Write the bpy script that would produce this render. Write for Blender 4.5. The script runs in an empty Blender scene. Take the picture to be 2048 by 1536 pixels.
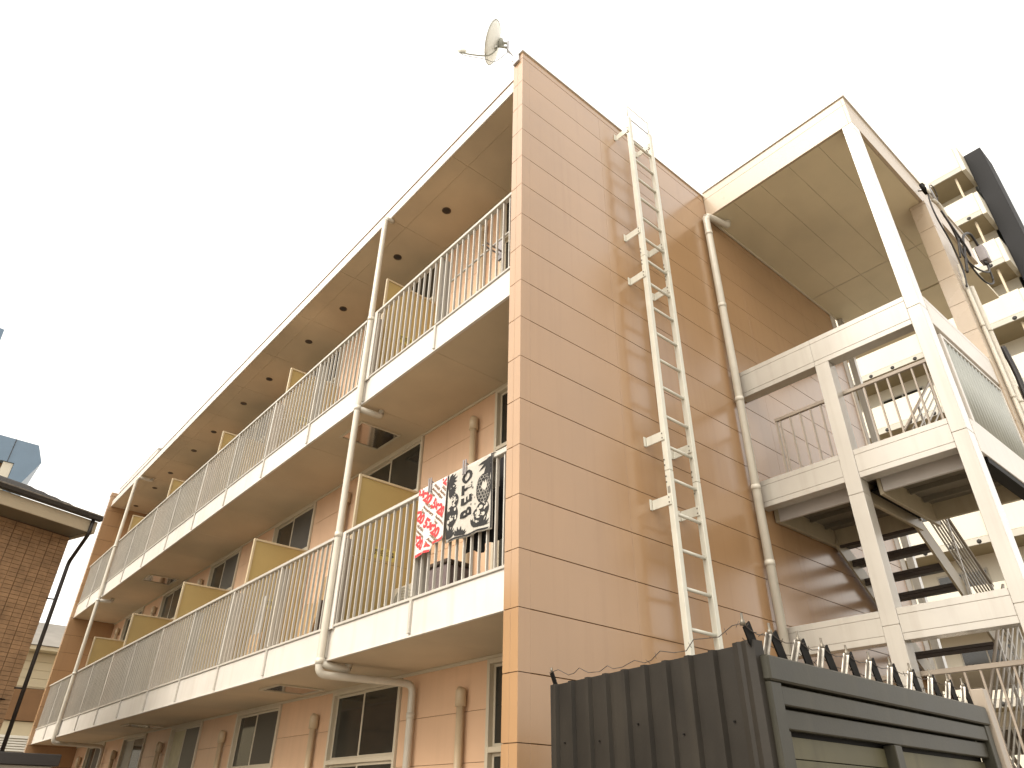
import bpy, bmesh, math, random
from mathutils import Matrix, Vector, Euler
random.seed(7)
R = math.radians
scene = bpy.context.scene
COL = scene.collection

# ------------------------------------------------------------------ camera
CAM = Vector((-3.4562, -4.0229, 1.6075))
YAW, PITCH, ROLL = 0.874626, 0.554064, 0.0151967
fw = Vector((math.cos(PITCH) * math.cos(YAW), math.cos(PITCH) * math.sin(YAW), math.sin(PITCH)))
rt = Vector((math.sin(YAW), -math.cos(YAW), 0))
up = rt.cross(fw)
r2 = math.cos(ROLL) * rt + math.sin(ROLL) * up
u2 = -math.sin(ROLL) * rt + math.cos(ROLL) * up
cam = bpy.data.cameras.new('camera')
cam.sensor_width = 36
cam.lens = 1388.79 / 2048 * 36
cam.clip_start, cam.clip_end = 0.05, 2000
camo = bpy.data.objects.new('camera', cam)
camo.matrix_world = Matrix(((r2.x, u2.x, -fw.x, CAM.x), (r2.y, u2.y, -fw.y, CAM.y), (r2.z, u2.z, -fw.z, CAM.z), (0, 0, 0, 1)))
COL.objects.link(camo)
scene.camera = camo
scene.cycles.max_bounces = 7
scene.cycles.diffuse_bounces = 4
scene.cycles.glossy_bounces = 3
scene.render.resolution_x, scene.render.resolution_y = 1024, 768

# ------------------------------------------------------------------ sky, sun, exposure
SUN_AZ, SUN_EL = 178.0, 50.0        # direction towards the sun, degrees from +X counter-clockwise
world = bpy.data.worlds.new('World')
scene.world = world
world.use_nodes = True
wn, wl = world.node_tree.nodes, world.node_tree.links
bg = wn['Background']
sky = wn.new('ShaderNodeTexSky')
sky.sky_type = 'NISHITA'
sky.sun_disc = False
sky.sun_elevation = R(SUN_EL)
sky.sun_rotation = R(90 - SUN_AZ)
sky.air_density, sky.dust_density, sky.ozone_density = 1.0, 6.0, 1.0
hs = wn.new('ShaderNodeHueSaturation')          # overcast: the cloud cover takes the blue out
hs.inputs['Saturation'].default_value = 0.12
tint = wn.new('ShaderNodeMixRGB')
tint.blend_type = 'MULTIPLY'
tint.inputs[0].default_value = 1
tint.inputs[2].default_value = (1.0, 0.945, 0.86, 1)
wl.new(sky.outputs[0], hs.inputs['Color'])
wl.new(hs.outputs[0], tint.inputs[1])
cloud = wn.new('ShaderNodeMixRGB')                # even cloud layer over the whole sky
cloud.inputs[0].default_value = 0.72
cloud.inputs[2].default_value = (3.25, 3.11, 2.90, 1)
wl.new(tint.outputs[0], cloud.inputs[1])
wl.new(cloud.outputs[0], bg.inputs[0])
bg.inputs[1].default_value = 0.15
sl = bpy.data.lights.new('sun', 'SUN')
sl.energy = 0.6
sl.angle = R(35)
sl.color = (1.0, 0.93, 0.82)
sun = bpy.data.objects.new('sun', sl)
sd = Vector((math.cos(R(SUN_AZ)) * math.cos(R(SUN_EL)), math.sin(R(SUN_AZ)) * math.cos(R(SUN_EL)), math.sin(R(SUN_EL))))
sun.rotation_euler = sd.to_track_quat('Z', 'Y').to_euler()
sun.location = (-20, -20, 40)
COL.objects.link(sun)
vs = scene.view_settings
vs.view_transform = 'Standard'
vs.look = 'None'
vs.gamma = 1
vs.use_curve_mapping = False
vs.exposure = 1.92

# ------------------------------------------------------------------ materials
def mat(name, col, rough=0.5, var=0.10, scale=2.0, metal=0.0, spec=0.5, bump=0.0, bscale=60.0, streak=0.0, dirt=(0.25, 0.2, 0.14), rnd=0.0, coat=0.0, alpha=1.0):
    m = bpy.data.materials.new(name)
    m.use_nodes = True
    n, l = m.node_tree.nodes, m.node_tree.links
    b = n['Principled BSDF']
    b.inputs['Roughness'].default_value = rough
    b.inputs['Metallic'].default_value = metal
    b.inputs['Specular IOR Level'].default_value = spec
    if coat:
        b.inputs['Coat Weight'].default_value = coat
        b.inputs['Coat Roughness'].default_value = 0.18
    geo = n.new('ShaderNodeNewGeometry')
    nz = n.new('ShaderNodeTexNoise')
    nz.inputs['Scale'].default_value = scale
    nz.inputs['Detail'].default_value = 6
    l.new(geo.outputs['Position'], nz.inputs['Vector'])
    mr = n.new('ShaderNodeMapRange')
    mr.inputs[1].default_value, mr.inputs[2].default_value = 0.3, 0.7
    mr.inputs[3].default_value, mr.inputs[4].default_value = 1 - var, 1 + var
    l.new(nz.outputs['Fac'], mr.inputs[0])
    val = mr.outputs[0]
    if rnd:
        oi = n.new('ShaderNodeObjectInfo')
        m2 = n.new('ShaderNodeMapRange')
        m2.inputs[3].default_value, m2.inputs[4].default_value = 1 - rnd, 1 + rnd
        l.new(oi.outputs['Random'], m2.inputs[0])
        mu = n.new('ShaderNodeMath'); mu.operation = 'MULTIPLY'
        l.new(val, mu.inputs[0]); l.new(m2.outputs[0], mu.inputs[1])
        val = mu.outputs[0]
    hv = n.new('ShaderNodeVectorMath'); hv.operation = 'SCALE'
    k_ = 1.0 if metal > 0.5 else 0.82
    col = tuple(c * k_ for c in col); dirt = tuple(c * k_ for c in dirt)
    hv.inputs[0].default_value = col
    l.new(val, hv.inputs['Scale'])
    out = hv.outputs[0]
    if streak:
        mp = n.new('ShaderNodeMapping')
        mp.inputs['Scale'].default_value = (9, 9, 0.45)
        l.new(geo.outputs['Position'], mp.inputs['Vector'])
        n2 = n.new('ShaderNodeTexNoise'); n2.inputs['Scale'].default_value = 1.0; n2.inputs['Detail'].default_value = 8
        l.new(mp.outputs[0], n2.inputs['Vector'])
        m3 = n.new('ShaderNodeMapRange')
        m3.inputs[1].default_value, m3.inputs[2].default_value = 0.52, 0.78
        m3.inputs[3].default_value, m3.inputs[4].default_value = 0.0, streak
        l.new(n2.outputs['Fac'], m3.inputs[0])
        mx = n.new('ShaderNodeMixRGB')
        l.new(m3.outputs[0], mx.inputs[0]); l.new(out, mx.inputs[1])
        mx.inputs[2].default_value = (*dirt, 1)
        out = mx.outputs[0]
    l.new(out, b.inputs['Base Color'])
    # uneven gloss
    rr = n.new('ShaderNodeMapRange')
    rr.inputs[3].default_value, rr.inputs[4].default_value = max(0.02, rough - 0.06), min(1, rough + 0.06)
    l.new(nz.outputs['Fac'], rr.inputs[0]); l.new(rr.outputs[0], b.inputs['Roughness'])
    if bump:
        n3 = n.new('ShaderNodeTexNoise'); n3.inputs['Scale'].default_value = bscale; n3.inputs['Detail'].default_value = 4
        l.new(geo.outputs['Position'], n3.inputs['Vector'])
        bp = n.new('ShaderNodeBump'); bp.inputs['Strength'].default_value = bump; bp.inputs['Distance'].default_value = 0.01
        l.new(n3.outputs['Fac'], bp.inputs['Height']); l.new(bp.outputs[0], b.inputs['Normal'])
    return m

M = {}
M['siding'] = mat('orange_siding', (0.425, 0.255, 0.128), 0.24, 0.06, 0.9, bump=0.06, bscale=90, streak=0.30, dirt=(0.31, 0.175, 0.09), rnd=0.018, coat=0.5)
M['siding2'] = mat('peach_siding', (0.76, 0.50, 0.315), 0.42, 0.05, 1.2, bump=0.10, bscale=90, streak=0.15, dirt=(0.36, 0.22, 0.12), rnd=0.03)
M['joint'] = mat('joint_sealant', (0.14, 0.06, 0.025), 0.8, 0.1)
M['clad'] = mat('cream_cladding', (0.53, 0.495, 0.435), 0.20, 0.06, 2.0, bump=0.04, bscale=110, streak=0.30, dirt=(0.30, 0.26, 0.19), rnd=0.03, coat=0.9)
M['cladw'] = mat('peach_cream_cladding', (0.52, 0.415, 0.30), 0.28, 0.05, 2.0, bump=0.08, bscale=110, streak=0.14, dirt=(0.45, 0.34, 0.22), rnd=0.02)
M['gap'] = mat('cladding_joint', (0.20, 0.16, 0.11), 0.8, 0.1)
M['white'] = mat('white_painted_metal', (0.74, 0.70, 0.64), 0.32, 0.05, 3.0, streak=0.30, dirt=(0.46, 0.38, 0.28), rnd=0.02)
M['rail'] = mat('cream_aluminium', (0.58, 0.545, 0.48), 0.30, 0.05, 5.0, rnd=0.05)
M['plate'] = mat('grey_post_plate', (0.52, 0.49, 0.44), 0.40, 0.06, 5.0, streak=0.2)
M['soffit'] = mat('beige_soffit_board', (0.66, 0.535, 0.37), 0.55, 0.13, 0.9, bump=0.05, bscale=70, rnd=0.025)
M['soffit2'] = mat('cream_soffit_board', (0.72, 0.63, 0.44), 0.50, 0.11, 0.9, bump=0.05, bscale=70, rnd=0.02)
M['part'] = mat('yellow_partition_board', (0.50, 0.375, 0.15), 0.50, 0.06, 2.0, bump=0.05, bscale=40, rnd=0.03)
M['partf'] = mat('partition_frame', (0.66, 0.55, 0.36), 0.40, 0.04)
M['glass'] = mat('dark_window_glass', (0.030, 0.030, 0.024), 0.08, 0.3, 1.5, spec=0.6, rnd=0.3)
M['screen'] = mat('insect_screen', (0.060, 0.055, 0.045), 0.45, 0.2, 1.5, rnd=0.2)
M['pale_pane'] = mat('pale_yellow_pane', (0.62, 0.56, 0.36), 0.8, 0.1, 8)
M['room'] = mat('dark_room', (0.05, 0.042, 0.034), 0.9, 0.1)
M['sash'] = mat('cream_window_frame', (0.64, 0.56, 0.42), 0.38, 0.04, rnd=0.03)
M['pipe'] = mat('cream_vinyl_pipe', (0.66, 0.61, 0.51), 0.34, 0.05, 6, streak=0.2, dirt=(0.40, 0.34, 0.24))
M['duct'] = mat('cream_duct_cover', (0.62, 0.48, 0.31), 0.4, 0.05, 6)
M['lamp'] = mat('downlight_bronze', (0.10, 0.055, 0.03), 0.4, 0.1)
M['lampin'] = mat('downlight_recess_shade', (0.02, 0.014, 0.01), 0.3, 0.1)
M['steel'] = mat('hatch_stainless', (0.45, 0.40, 0.36), 0.12, 0.08, 4, metal=1.0)
M['ladder'] = mat('ladder_cream_paint', (0.74, 0.72, 0.62), 0.34, 0.06, 5, streak=0.25, dirt=(0.45, 0.42, 0.32))
M['bolt'] = mat('bolt_steel', (0.16, 0.14, 0.11), 0.4, 0.1, metal=0.6)
M['cable'] = mat('black_cable', (0.022, 0.018, 0.016), 0.5, 0.1)
M['brown_cable'] = mat('brown_cable', (0.13, 0.07, 0.035), 0.6, 0.1)
M['dish'] = mat('dish_enamel', (0.92, 0.92, 0.84), 0.4, 0.03)
M['dishg'] = mat('dish_bracket_grey', (0.34, 0.34, 0.28), 0.45, 0.08)
M['galv'] = mat('galvanised_steel', (0.42, 0.42, 0.44), 0.35, 0.12, 8, metal=0.7)
M['deck'] = mat('landing_deck_steel', (0.20, 0.175, 0.13), 0.6, 0.15, 3, streak=0.3)
M['chan'] = mat('beige_painted_steel', (0.46, 0.39, 0.27), 0.38, 0.08, 4, streak=0.25, dirt=(0.24, 0.18, 0.1))
M['lilac'] = mat('pale_steel_channel', (0.55, 0.51, 0.47), 0.36, 0.06, 4)
M['tread'] = mat('dark_stair_tread', (0.075, 0.058, 0.046), 0.5, 0.15, 5)
M['baltread'] = mat('stair_rail_taupe', (0.36, 0.30, 0.235), 0.38, 0.06, 5, rnd=0.03)
M['frost'] = mat('frosted_glass', (0.42, 0.43, 0.38), 0.22, 0.06, 3)
M['fence'] = mat('brown_fence_sheet', (0.022, 0.018, 0.013), 0.5, 0.25, 3, spec=0.3, streak=0.6, dirt=(0.044, 0.036, 0.025), bump=0.05)
M['gate'] = mat('grey_gate_steel', (0.040, 0.037, 0.025), 0.45, 0.2, 4, spec=0.35, streak=0.5, dirt=(0.068, 0.06, 0.038), bump=0.04)
M['gatep'] = mat('gate_panel', (0.105, 0.095, 0.052), 0.5, 0.25, 2, spec=0.3, streak=0.6, dirt=(0.055, 0.047, 0.027))
M['black'] = mat('black_steel', (0.006, 0.005, 0.004), 0.6, 0.2, spec=0.15)
M['silver'] = mat('silver_steel', (0.27, 0.25, 0.22), 0.36, 0.35, 14, metal=0.9)
M['wire'] = mat('rusty_wire', (0.07, 0.05, 0.035), 0.6, 0.2)
M['tile'] = mat('brown_wall_tile', (0.40, 0.245, 0.130), 0.5, 0.22, 7, bump=0.1, bscale=40)
M['grout'] = mat('tile_grout', (0.15, 0.09, 0.05), 0.85, 0.1)
M['slate'] = mat('dark_roof_slate', (0.022, 0.018, 0.015), 0.8, 0.2, 5, spec=0.2)
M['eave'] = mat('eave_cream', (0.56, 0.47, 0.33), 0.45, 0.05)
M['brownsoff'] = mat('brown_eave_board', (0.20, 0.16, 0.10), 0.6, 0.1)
M['gutter'] = mat('dark_gutter', (0.028, 0.022, 0.018), 0.35, 0.1)
M['blue'] = mat('blue_grey_cladding', (0.17, 0.25, 0.34), 0.4, 0.05)
M['cream'] = mat('cream_render', (0.66, 0.58, 0.40), 0.6, 0.05)
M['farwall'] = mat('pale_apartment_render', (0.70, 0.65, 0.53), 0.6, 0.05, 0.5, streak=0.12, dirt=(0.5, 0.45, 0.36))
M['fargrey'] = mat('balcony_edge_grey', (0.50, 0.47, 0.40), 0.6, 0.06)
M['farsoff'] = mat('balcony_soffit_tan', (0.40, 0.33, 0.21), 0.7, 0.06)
M['hole'] = mat('drain_hole', (0.02, 0.018, 0.015), 0.7, 0.1)
M['dark'] = mat('charcoal_wall', (0.022, 0.022, 0.023), 0.7, 0.1, 1, spec=0.2)
M['sky_glass'] = mat('blue_reflection_glass', (0.35, 0.48, 0.56), 0.10, 0.2, 0.6)  # pale blue base colour stands in for the reflection in the glass
M['roofgrey'] = mat('grey_shingle', (0.24, 0.22, 0.19), 0.7, 0.15, 2)
M['brownband'] = mat('brown_band', (0.24, 0.13, 0.055), 0.6, 0.08)
M['concrete'] = mat('concrete', (0.34, 0.30, 0.24), 0.75, 0.15, 1.2, bump=0.1, bscale=30)
M['ground'] = mat('worn_paving', (0.30, 0.265, 0.215), 0.8, 0.15, 0.6, bump=0.1, bscale=20)
M['wood'] = mat('scrap_plywood', (0.46, 0.29, 0.13), 0.6, 0.15, 4, rnd=0.1)
M['darkwood'] = mat('dark_timber', (0.06, 0.035, 0.02), 0.6, 0.2, 6)
M['acunit'] = mat('air_conditioner_beige', (0.50, 0.44, 0.34), 0.45, 0.06)
M['towelw'] = mat('white_towel', (0.80, 0.76, 0.72), 0.9, 0.04, 20, bump=0.5, bscale=250)
M['red'] = mat('red_print', (0.72, 0.055, 0.06), 0.85, 0.08, 30)
M['brownprint'] = mat('brown_print', (0.22, 0.11, 0.05), 0.85, 0.08, 30)
M['towelb'] = mat('grey_white_towel', (0.58, 0.54, 0.47), 0.9, 0.05, 20, bump=0.5, bscale=250)
M['blackprint'] = mat('black_print', (0.020, 0.018, 0.017), 0.85, 0.15, 30)
M['blackcloth'] = mat('black_cloth', (0.014, 0.013, 0.014), 0.9, 0.2, 20, bump=0.3, bscale=200)
M['mauve'] = mat('mauve_cloth', (0.22, 0.17, 0.165), 0.85, 0.2, 6, bump=0.3, bscale=200)
M['peg'] = mat('grey_plastic_peg', (0.30, 0.27, 0.27), 0.4, 0.1)
M['sticker'] = mat('yellow_sticker', (0.62, 0.52, 0.14), 0.5, 0.04)
M['ink'] = mat('black_ink', (0.03, 0.022, 0.012), 0.6, 0.05)
M['label_tape'] = mat('grey_label', (0.33, 0.31, 0.26), 0.4, 0.1)

# ------------------------------------------------------------------ builders
F = Matrix.Identity(4)          # current frame (rotated for houses that stand askew)
W = {}
CACHE = {}

def link(name, me, parent=None, loc=(0, 0, 0), rot=None):
    o = bpy.data.objects.new(name, me)
    COL.objects.link(o)
    m = F @ Matrix.Translation(Vector(loc))
    if rot is not None:
        m = m @ rot
    if parent is not None:
        o.parent = parent
        o.matrix_basis = W[parent].inverted() @ m
    else:
        o.matrix_basis = m
    W[o] = m
    return o

def thing(name, label, cat, loc=(0, 0, 0), group=None):
    o = link(name, None, None, loc)
    o.empty_display_size = 0.2
    o['label'] = label; o['category'] = cat
    if group: o['group'] = group
    return o

def tag(o, label, cat, group=None):
    o['label'] = label; o['category'] = cat
    if group: o['group'] = group
    return o

def structure(o):
    o['kind'] = 'structure'
    return o

def mesh_from(bm, name, mats, smooth=False):
    me = bpy.data.meshes.new(name)
    bmesh.ops.recalc_face_normals(bm, faces=bm.faces)
    bm.to_mesh(me); bm.free()
    for m in (mats if isinstance(mats, (list, tuple)) else [mats]):
        me.materials.append(M[m])
    if smooth:
        for p in me.polygons: p.use_smooth = True
    return me

def bm_box(bm, x, y, z, bevel=0.0, mi=0):
    vs_ = [bm.verts.new((x[i], y[j], z[k])) for i in (0, 1) for j in (0, 1) for k in (0, 1)]
    fs = []
    for q in ((0, 1, 3, 2), (4, 6, 7, 5), (0, 4, 5, 1), (2, 3, 7, 6), (0, 2, 6, 4), (1, 5, 7, 3)):
        f = bm.faces.new([vs_[i] for i in q]); f.material_index = mi; fs.append(f)
    if bevel:
        es = list({e for f in fs for e in f.edges})
        bmesh.ops.bevel(bm, geom=es, offset=bevel, segments=1, affect='EDGES', profile=0.5)

def box(name, parent, m, x, y, z, bevel=0.0, rot=None):
    dx, dy, dz = x[1] - x[0], y[1] - y[0], z[1] - z[0]
    key = (round(dx, 4), round(dy, 4), round(dz, 4), m, bevel)
    me = CACHE.get(key)
    if me is None:
        bm = bmesh.new()
        bm_box(bm, (-dx / 2, dx / 2), (-dy / 2, dy / 2), (-dz / 2, dz / 2), bevel)
        me = mesh_from(bm, name, m)
        CACHE[key] = me
    return link(name, me, parent, ((x[0] + x[1]) / 2, (y[0] + y[1]) / 2, (z[0] + z[1]) / 2), rot)

def bm_tube(bm, pts, r, n=10, cap=True):
    pts = [Vector(p) for p in pts]
    rings = []
    for i, p in enumerate(pts):
        a = pts[max(i - 1, 0)]; b = pts[min(i + 1, len(pts) - 1)]
        t = (b - a).normalized()
        ref = Vector((0, 0, 1)) if abs(t.z) < 0.9 else Vector((1, 0, 0))
        u = t.cross(ref).normalized(); v = t.cross(u).normalized()
        k = 1.0
        if 0 < i < len(pts) - 1:
            d1 = (pts[i] - pts[i - 1]).normalized()
            k = 1.0 / max(0.5, d1.dot(t))
        rr = r[i] if isinstance(r, (list, tuple)) else r
        rings.append([bm.verts.new(p + (u * math.cos(2 * math.pi * j / n) + v * math.sin(2 * math.pi * j / n)) * rr * k) for j in range(n)])
    for a, b in zip(rings, rings[1:]):
        for j in range(n):
            bm.faces.new((a[j], a[(j + 1) % n], b[(j + 1) % n], b[j]))
    if cap:
        bm.faces.new(rings[0][::-1]); bm.faces.new(rings[-1])

def fillet(pts, rad, seg=5):
    pts = [Vector(p) for p in pts]
    out = [pts[0]]
    for a, b, c in zip(pts, pts[1:], pts[2:]):
        d1 = (a - b); d2 = (c - b)
        k = min(rad, d1.length * 0.45, d2.length * 0.45)
        p0 = b + d1.normalized() * k; p1 = b + d2.normalized() * k
        for i in range(seg + 1):
            t = i / seg
            out.append(p0 * (1 - t) ** 2 + b * 2 * t * (1 - t) + p1 * t ** 2)
    out.append(pts[-1])
    return out

def tube(name, parent, m, pts, r, n=10, smooth=True):
    bm = bmesh.new()
    o = Vector(pts[0])
    bm_tube(bm, [Vector(p) - o for p in pts], r, n)
    me = mesh_from(bm, name, m, smooth)
    return link(name, me, parent, o)

def bar(name, parent, m, a, b, w, h, side=(0, 1, 0)):
    """rectangular bar from a to b; w measured along side, h across"""
    a, b = Vector(a), Vector(b)
    t = (b - a).normalized(); s = Vector(side); s = (s - t * s.dot(t)).normalized(); v = t.cross(s)
    bm = bmesh.new()
    vv = []
    L = (b - a).length
    for q in (0, L):
        for (i, j) in ((-1, -1), (1, -1), (1, 1), (-1, 1)):
            vv.append(bm.verts.new(t * q + s * (i * w / 2) + v * (j * h / 2)))
    for q in ((3, 2, 1, 0), (4, 5, 6, 7), (0, 1, 5, 4), (1, 2, 6, 5), (2, 3, 7, 6), (3, 0, 4, 7)):
        bm.faces.new([vv[i] for i in q])
    return link(name, mesh_from(bm, name, m), parent, a)

def boxes(name, parent, mats, items, bevel=0.0, loc=(0, 0, 0)):
    bm = bmesh.new()
    for it in items:
        x, y, z = it[:3]
        bm_box(bm, x, y, z, bevel, it[3] if len(it) > 3 else 0)
    return link(name, mesh_from(bm, name, mats), parent, loc)

# ================================================================== GROUND
g = structure(box('ground', None, 'ground', (-300, 300), (-300, 300), (-0.3, 0.0)))

M['bounce_cut'] = mat('bounce_cut_ground', (0.075, 0.062, 0.048), 0.9, 0.25, 6, bump=0.5, bscale=40)
structure(box('added_dark_strip', None, 'bounce_cut', (-1.7, 0.04), (0.0, 20.5), (0.002, 0.008)))  # unseen dark strip added to cut light bounced up to the lowest soffit
# ================================================================== APARTMENT BUILDING
H = 0.455
ZJ = [9.3 - H * k for k in range(-1, 21)]        # joints, top one 9.755, lowest 0.2
L0, L1 = 0.175, 19.22                            # inner faces of the two wing walls
UNIT = 3.23
BACK = 1.16                                      # balcony depth
CEIL = (2.96, 6.113, 9.44)                       # soffits over 1F, 2F, 3F balconies
FLOOR = (0.25, 3.27, 6.42)
apt = thing('apartment_building', 'three-storey apartment block with glossy orange siding and long white balconies', 'building')

# end wall: core, siding panels row by row, corner pieces, copings
boxes('end_wall_core', apt, ['joint'], [((0.0125, 7.52), (0.0125, 0.16), (0, 9.75))])
box('wing_wall_lining', apt, 'siding', (0.014, BACK), (0.16, L0 - 0.002), (0, 9.75))
gap = 0.003
cols = ((0.1205, 1.3792), (1.3802, 4.4092), (4.4102, 7.43))
for k in range(len(ZJ) - 1):
    z0, z1 = ZJ[k + 1] + gap, ZJ[k] - gap
    for c in cols:
        box('siding_panel', apt, 'siding', c, (0.0, 0.012), (z0, z1), 0.002)
    key = ('corner',)
    me = CACHE.get(key)
    if me is None:
        bm = bmesh.new(); h = (z1 - z0) / 2
        prof = [(0, 0), (0.12, 0), (0.12, 0.012), (0.012, 0.012), (0.012, 0.088), (0, 0.088)]
        lo = [bm.verts.new((a, b, -h)) for a, b in prof]; hi = [bm.verts.new((a, b, h)) for a, b in prof]
        bm.faces.new(lo[::-1]); bm.faces.new(hi)
        for i in range(6): bm.faces.new((lo[i], lo[(i + 1) % 6], hi[(i + 1) % 6], hi[i]))
        me = mesh_from(bm, 'corner_panel', 'siding'); CACHE[key] = me
    link('corner_panel', me, apt, (0, 0, (z0 + z1) / 2))
    box('edge_panel', apt, 'siding', (0.0, 0.012), (0.091, L0), (z0, z1), 0.0015)
box('plinth', apt, 'concrete', (-0.01, 7.6), (-0.012, L0 + 0.01), (0, 0.19), 0.004)
box('coping_band', apt, 'siding', (0.0, 7.6), (0.0, L0), (9.760, 9.876), 0.003)
box('coping_cap', apt, 'white', (-0.018, 7.62), (-0.018, L0 + 0.02), (9.877, 9.892), 0.003)
box('corner_trim', apt, 'white', (7.434, 7.60), (-0.012, 0.17), (0.19, 9.755), 0.006)
# far wing wall
box('far_wall_core', apt, 'joint', (0.012, BACK), (L1 + 0.012, 19.39), (0, 9.75))
for k in range(len(ZJ) - 1):
    box('far_wall_panel', apt, 'siding', (0.0, BACK - 0.002), (L1, L1 + 0.18), (ZJ[k + 1] + gap, ZJ[k] - gap), 0.0015)
box('far_coping', apt, 'siding', (-0.01, BACK), (L1 - 0.01, L1 + 0.19), (9.757, 9.87), 0.003)
# mass of the building behind the balconies, roof
box('interior', apt, 'room', (BACK + 0.16, 7.4), (0.17, 19.3), (0.0, 9.45))
box('roof_deck', apt, 'white', (0.104, 7.5), (L0 + 0.004, L1 - 0.004), (9.50, 9.62))
box('far_end_wall', apt, 'siding', (BACK + 0.002, 7.5), (19.302, 19.40), (0, 9.75))
box('rear_wall', apt, 'siding2', (7.402, 7.52), (0.17, 19.3), (0, 9.48))

# slabs, fascias, soffits
BAY = UNIT / 2
def bay_edges():
    e = [L0]
    e += [BAY * j for j in range(1, 12)]
    return e + [L1]
BE = bay_edges()
for f, zc in enumerate(CEIL):
    ztop = (3.29, 6.465, 9.635)[f]
    zs = zc + 0.02
    box('balcony_slab' if f < 2 else 'eave_slab', apt, 'concrete', (0.103, BACK + 0.15), (L0 + 0.002, L1 - 0.002), (zs, zc + (0.30 if f < 2 else 0.05)))
    for j in range(12):
        a, b = BE[j] + 0.0015, BE[j + 1] - 0.0015
        if f < 2:
            box('soffit_board', apt, 'soffit', (0.105, BACK - 0.001), (a, b), (zc, zs - 0.001), 0.001)
        else:
            box('soffit_board', apt, 'soffit', (0.378, BACK - 0.001), (a, b), (zc, zs - 0.001), 0.001)
            box('eave_strip', apt, 'soffit', (0.105, 0.374), (a, b), (zc - 0.006, zs - 0.001), 0.001)
        if f < 2:
            box('fascia_panel', apt, 'white', (0.082, 0.102), (a, b), (zc + 0.014, ztop), 0.002)
    if f < 2:
        box('drip_flange', apt, 'white', (0.072, 0.1045), (L0, L1), (zc - 0.004, zc + 0.012), 0.002)
    else:
        box('eave_fascia', apt, 'white', (0.080, 0.102), (L0, L1), (zc - 0.012, ztop), 0.003)
        box('eave_cap', apt, 'brownband', (0.070, 0.13), (L0, L1), (ztop + 0.001, ztop + 0.022), 0.002)
box('roof_upstand', apt, 'white', (0.16, 0.24), (15.4, L1 - 0.1), (9.66, 10.0), 0.004)
box('upstand_cover', apt, 'white', (0.15, 0.25), (15.35, L1 - 0.05), (10.001, 10.03), 0.004)
box('ground_floor_apron', apt, 'concrete', (0.05, BACK + 0.15), (L0, L1), (0, 0.25), 0.01)

# balcony back walls: siding boards between the windows
for f, zc in enumerate(CEIL):
    zf = FLOOR[f]
    for u in range(6):
        ya = UNIT * u + 1.795
        yb = min(UNIT * (u + 1) + 0.155, L1)
        box('balcony_wall_core', apt, 'joint', (BACK + 0.0125, BACK + 0.158), (ya, yb), (zf, zc))
        zz = [z for z in ZJ if zf < z < zc - 0.04] 
        edges = [zc - 0.002] + zz + [zf]
        for a, b in zip(edges, edges[1:]):
            box('wall_board', apt, 'siding2', (BACK, BACK + 0.012), (ya + 0.002, yb - 0.002), (b + 0.002, a - 0.002), 0.0015)
    box('ceiling_trim', apt, 'sash', (BACK - 0.022, BACK - 0.0005), (L0, L1), (zc - 0.034, zc - 0.001), 0.003)
    if f == 0: continue

# windows
def window(u, f):
    zc, zf = CEIL[f], FLOOR[f]
    y0, y1 = UNIT * u + 0.16, UNIT * u + 1.79
    if u == 0: y0 = 0.19
    gt = zc - 0.10; mr = gt - 0.70; mb = mr - 0.09; ym = UNIT * u + 1.0
    w = link('window', None, apt, (BACK, y0, zf))
    fr = []
    xo = (BACK - 0.030, BACK + 0.09)
    fr.append((xo, (y0, y0 + 0.045), (zf, zc - 0.036)))
    fr.append((xo, (y1 - 0.045, y1), (zf, zc - 0.036)))
    fr.append((xo, (y0 + 0.0455, y1 - 0.0455), (gt + 0.02, zc - 0.036)))
    fr.append((xo, (y0 + 0.0455, y1 - 0.0455), (mb + 0.02, mr - 0.02)))
    fr.append((xo, (y0 + 0.0455, y1 - 0.0455), (zf, zf + 0.05)))
    bm = bmesh.new()
    o0 = Vector((BACK, y0, zf))
    for x, y, z in fr:
        bm_box(bm, (x[0] - o0.x, x[1] - o0.x), (y[0] - o0.y, y[1] - o0.y), (z[0] - o0.z, z[1] - o0.z), 0.004)
    w.data if False else None
    fo = link('frame', mesh_from(bm, 'window_frame', 'sash'), w, o0)
    for zi, (za, zb) in enumerate(((mr - 0.018, gt + 0.018), (zf + 0.052, mb + 0.018))):
        for si, (ya, yb, xs) in enumerate(((y0 + 0.047, ym + 0.02, 0.008), (ym - 0.012, y1 - 0.047, 0.036))):
            t = 0.028
            X0 = BACK + xs
            bm = bmesh.new()
            for (y, z) in (((ya, ya + t), (za, zb)), ((yb - t, yb), (za, zb)), ((ya + t + 0.0004, yb - t - 0.0004), (zb - t, zb)), ((ya + t + 0.0004, yb - t - 0.0004), (za, za + t))):
                bm_box(bm, (-0.011, 0.011), (y[0] - ya, y[1] - ya), (z[0] - za, z[1] - za), 0.002)
            link('sash', mesh_from(bm, 'sash', 'sash'), w, (X0, ya, za))
            gm = 'glass'
            if si == 0 and (u * 7 + f * 3) % 3 != 1: gm = 'screen'
            if f == 0 and u == 3 and si == 1: gm = 'pale_pane'  # these panes are plain pale yellow
            if f == 0 and u == 4 and si == 1: gm = 'label_tape'
            box('pane', w, gm, (X0 - 0.003, X0 + 0.003), (ya + t - 0.003, yb - t + 0.003), (za + t - 0.003, zb - t + 0.003))
    return w
for f in range(3):
    for u in range(6):
        window(u, f)

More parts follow.
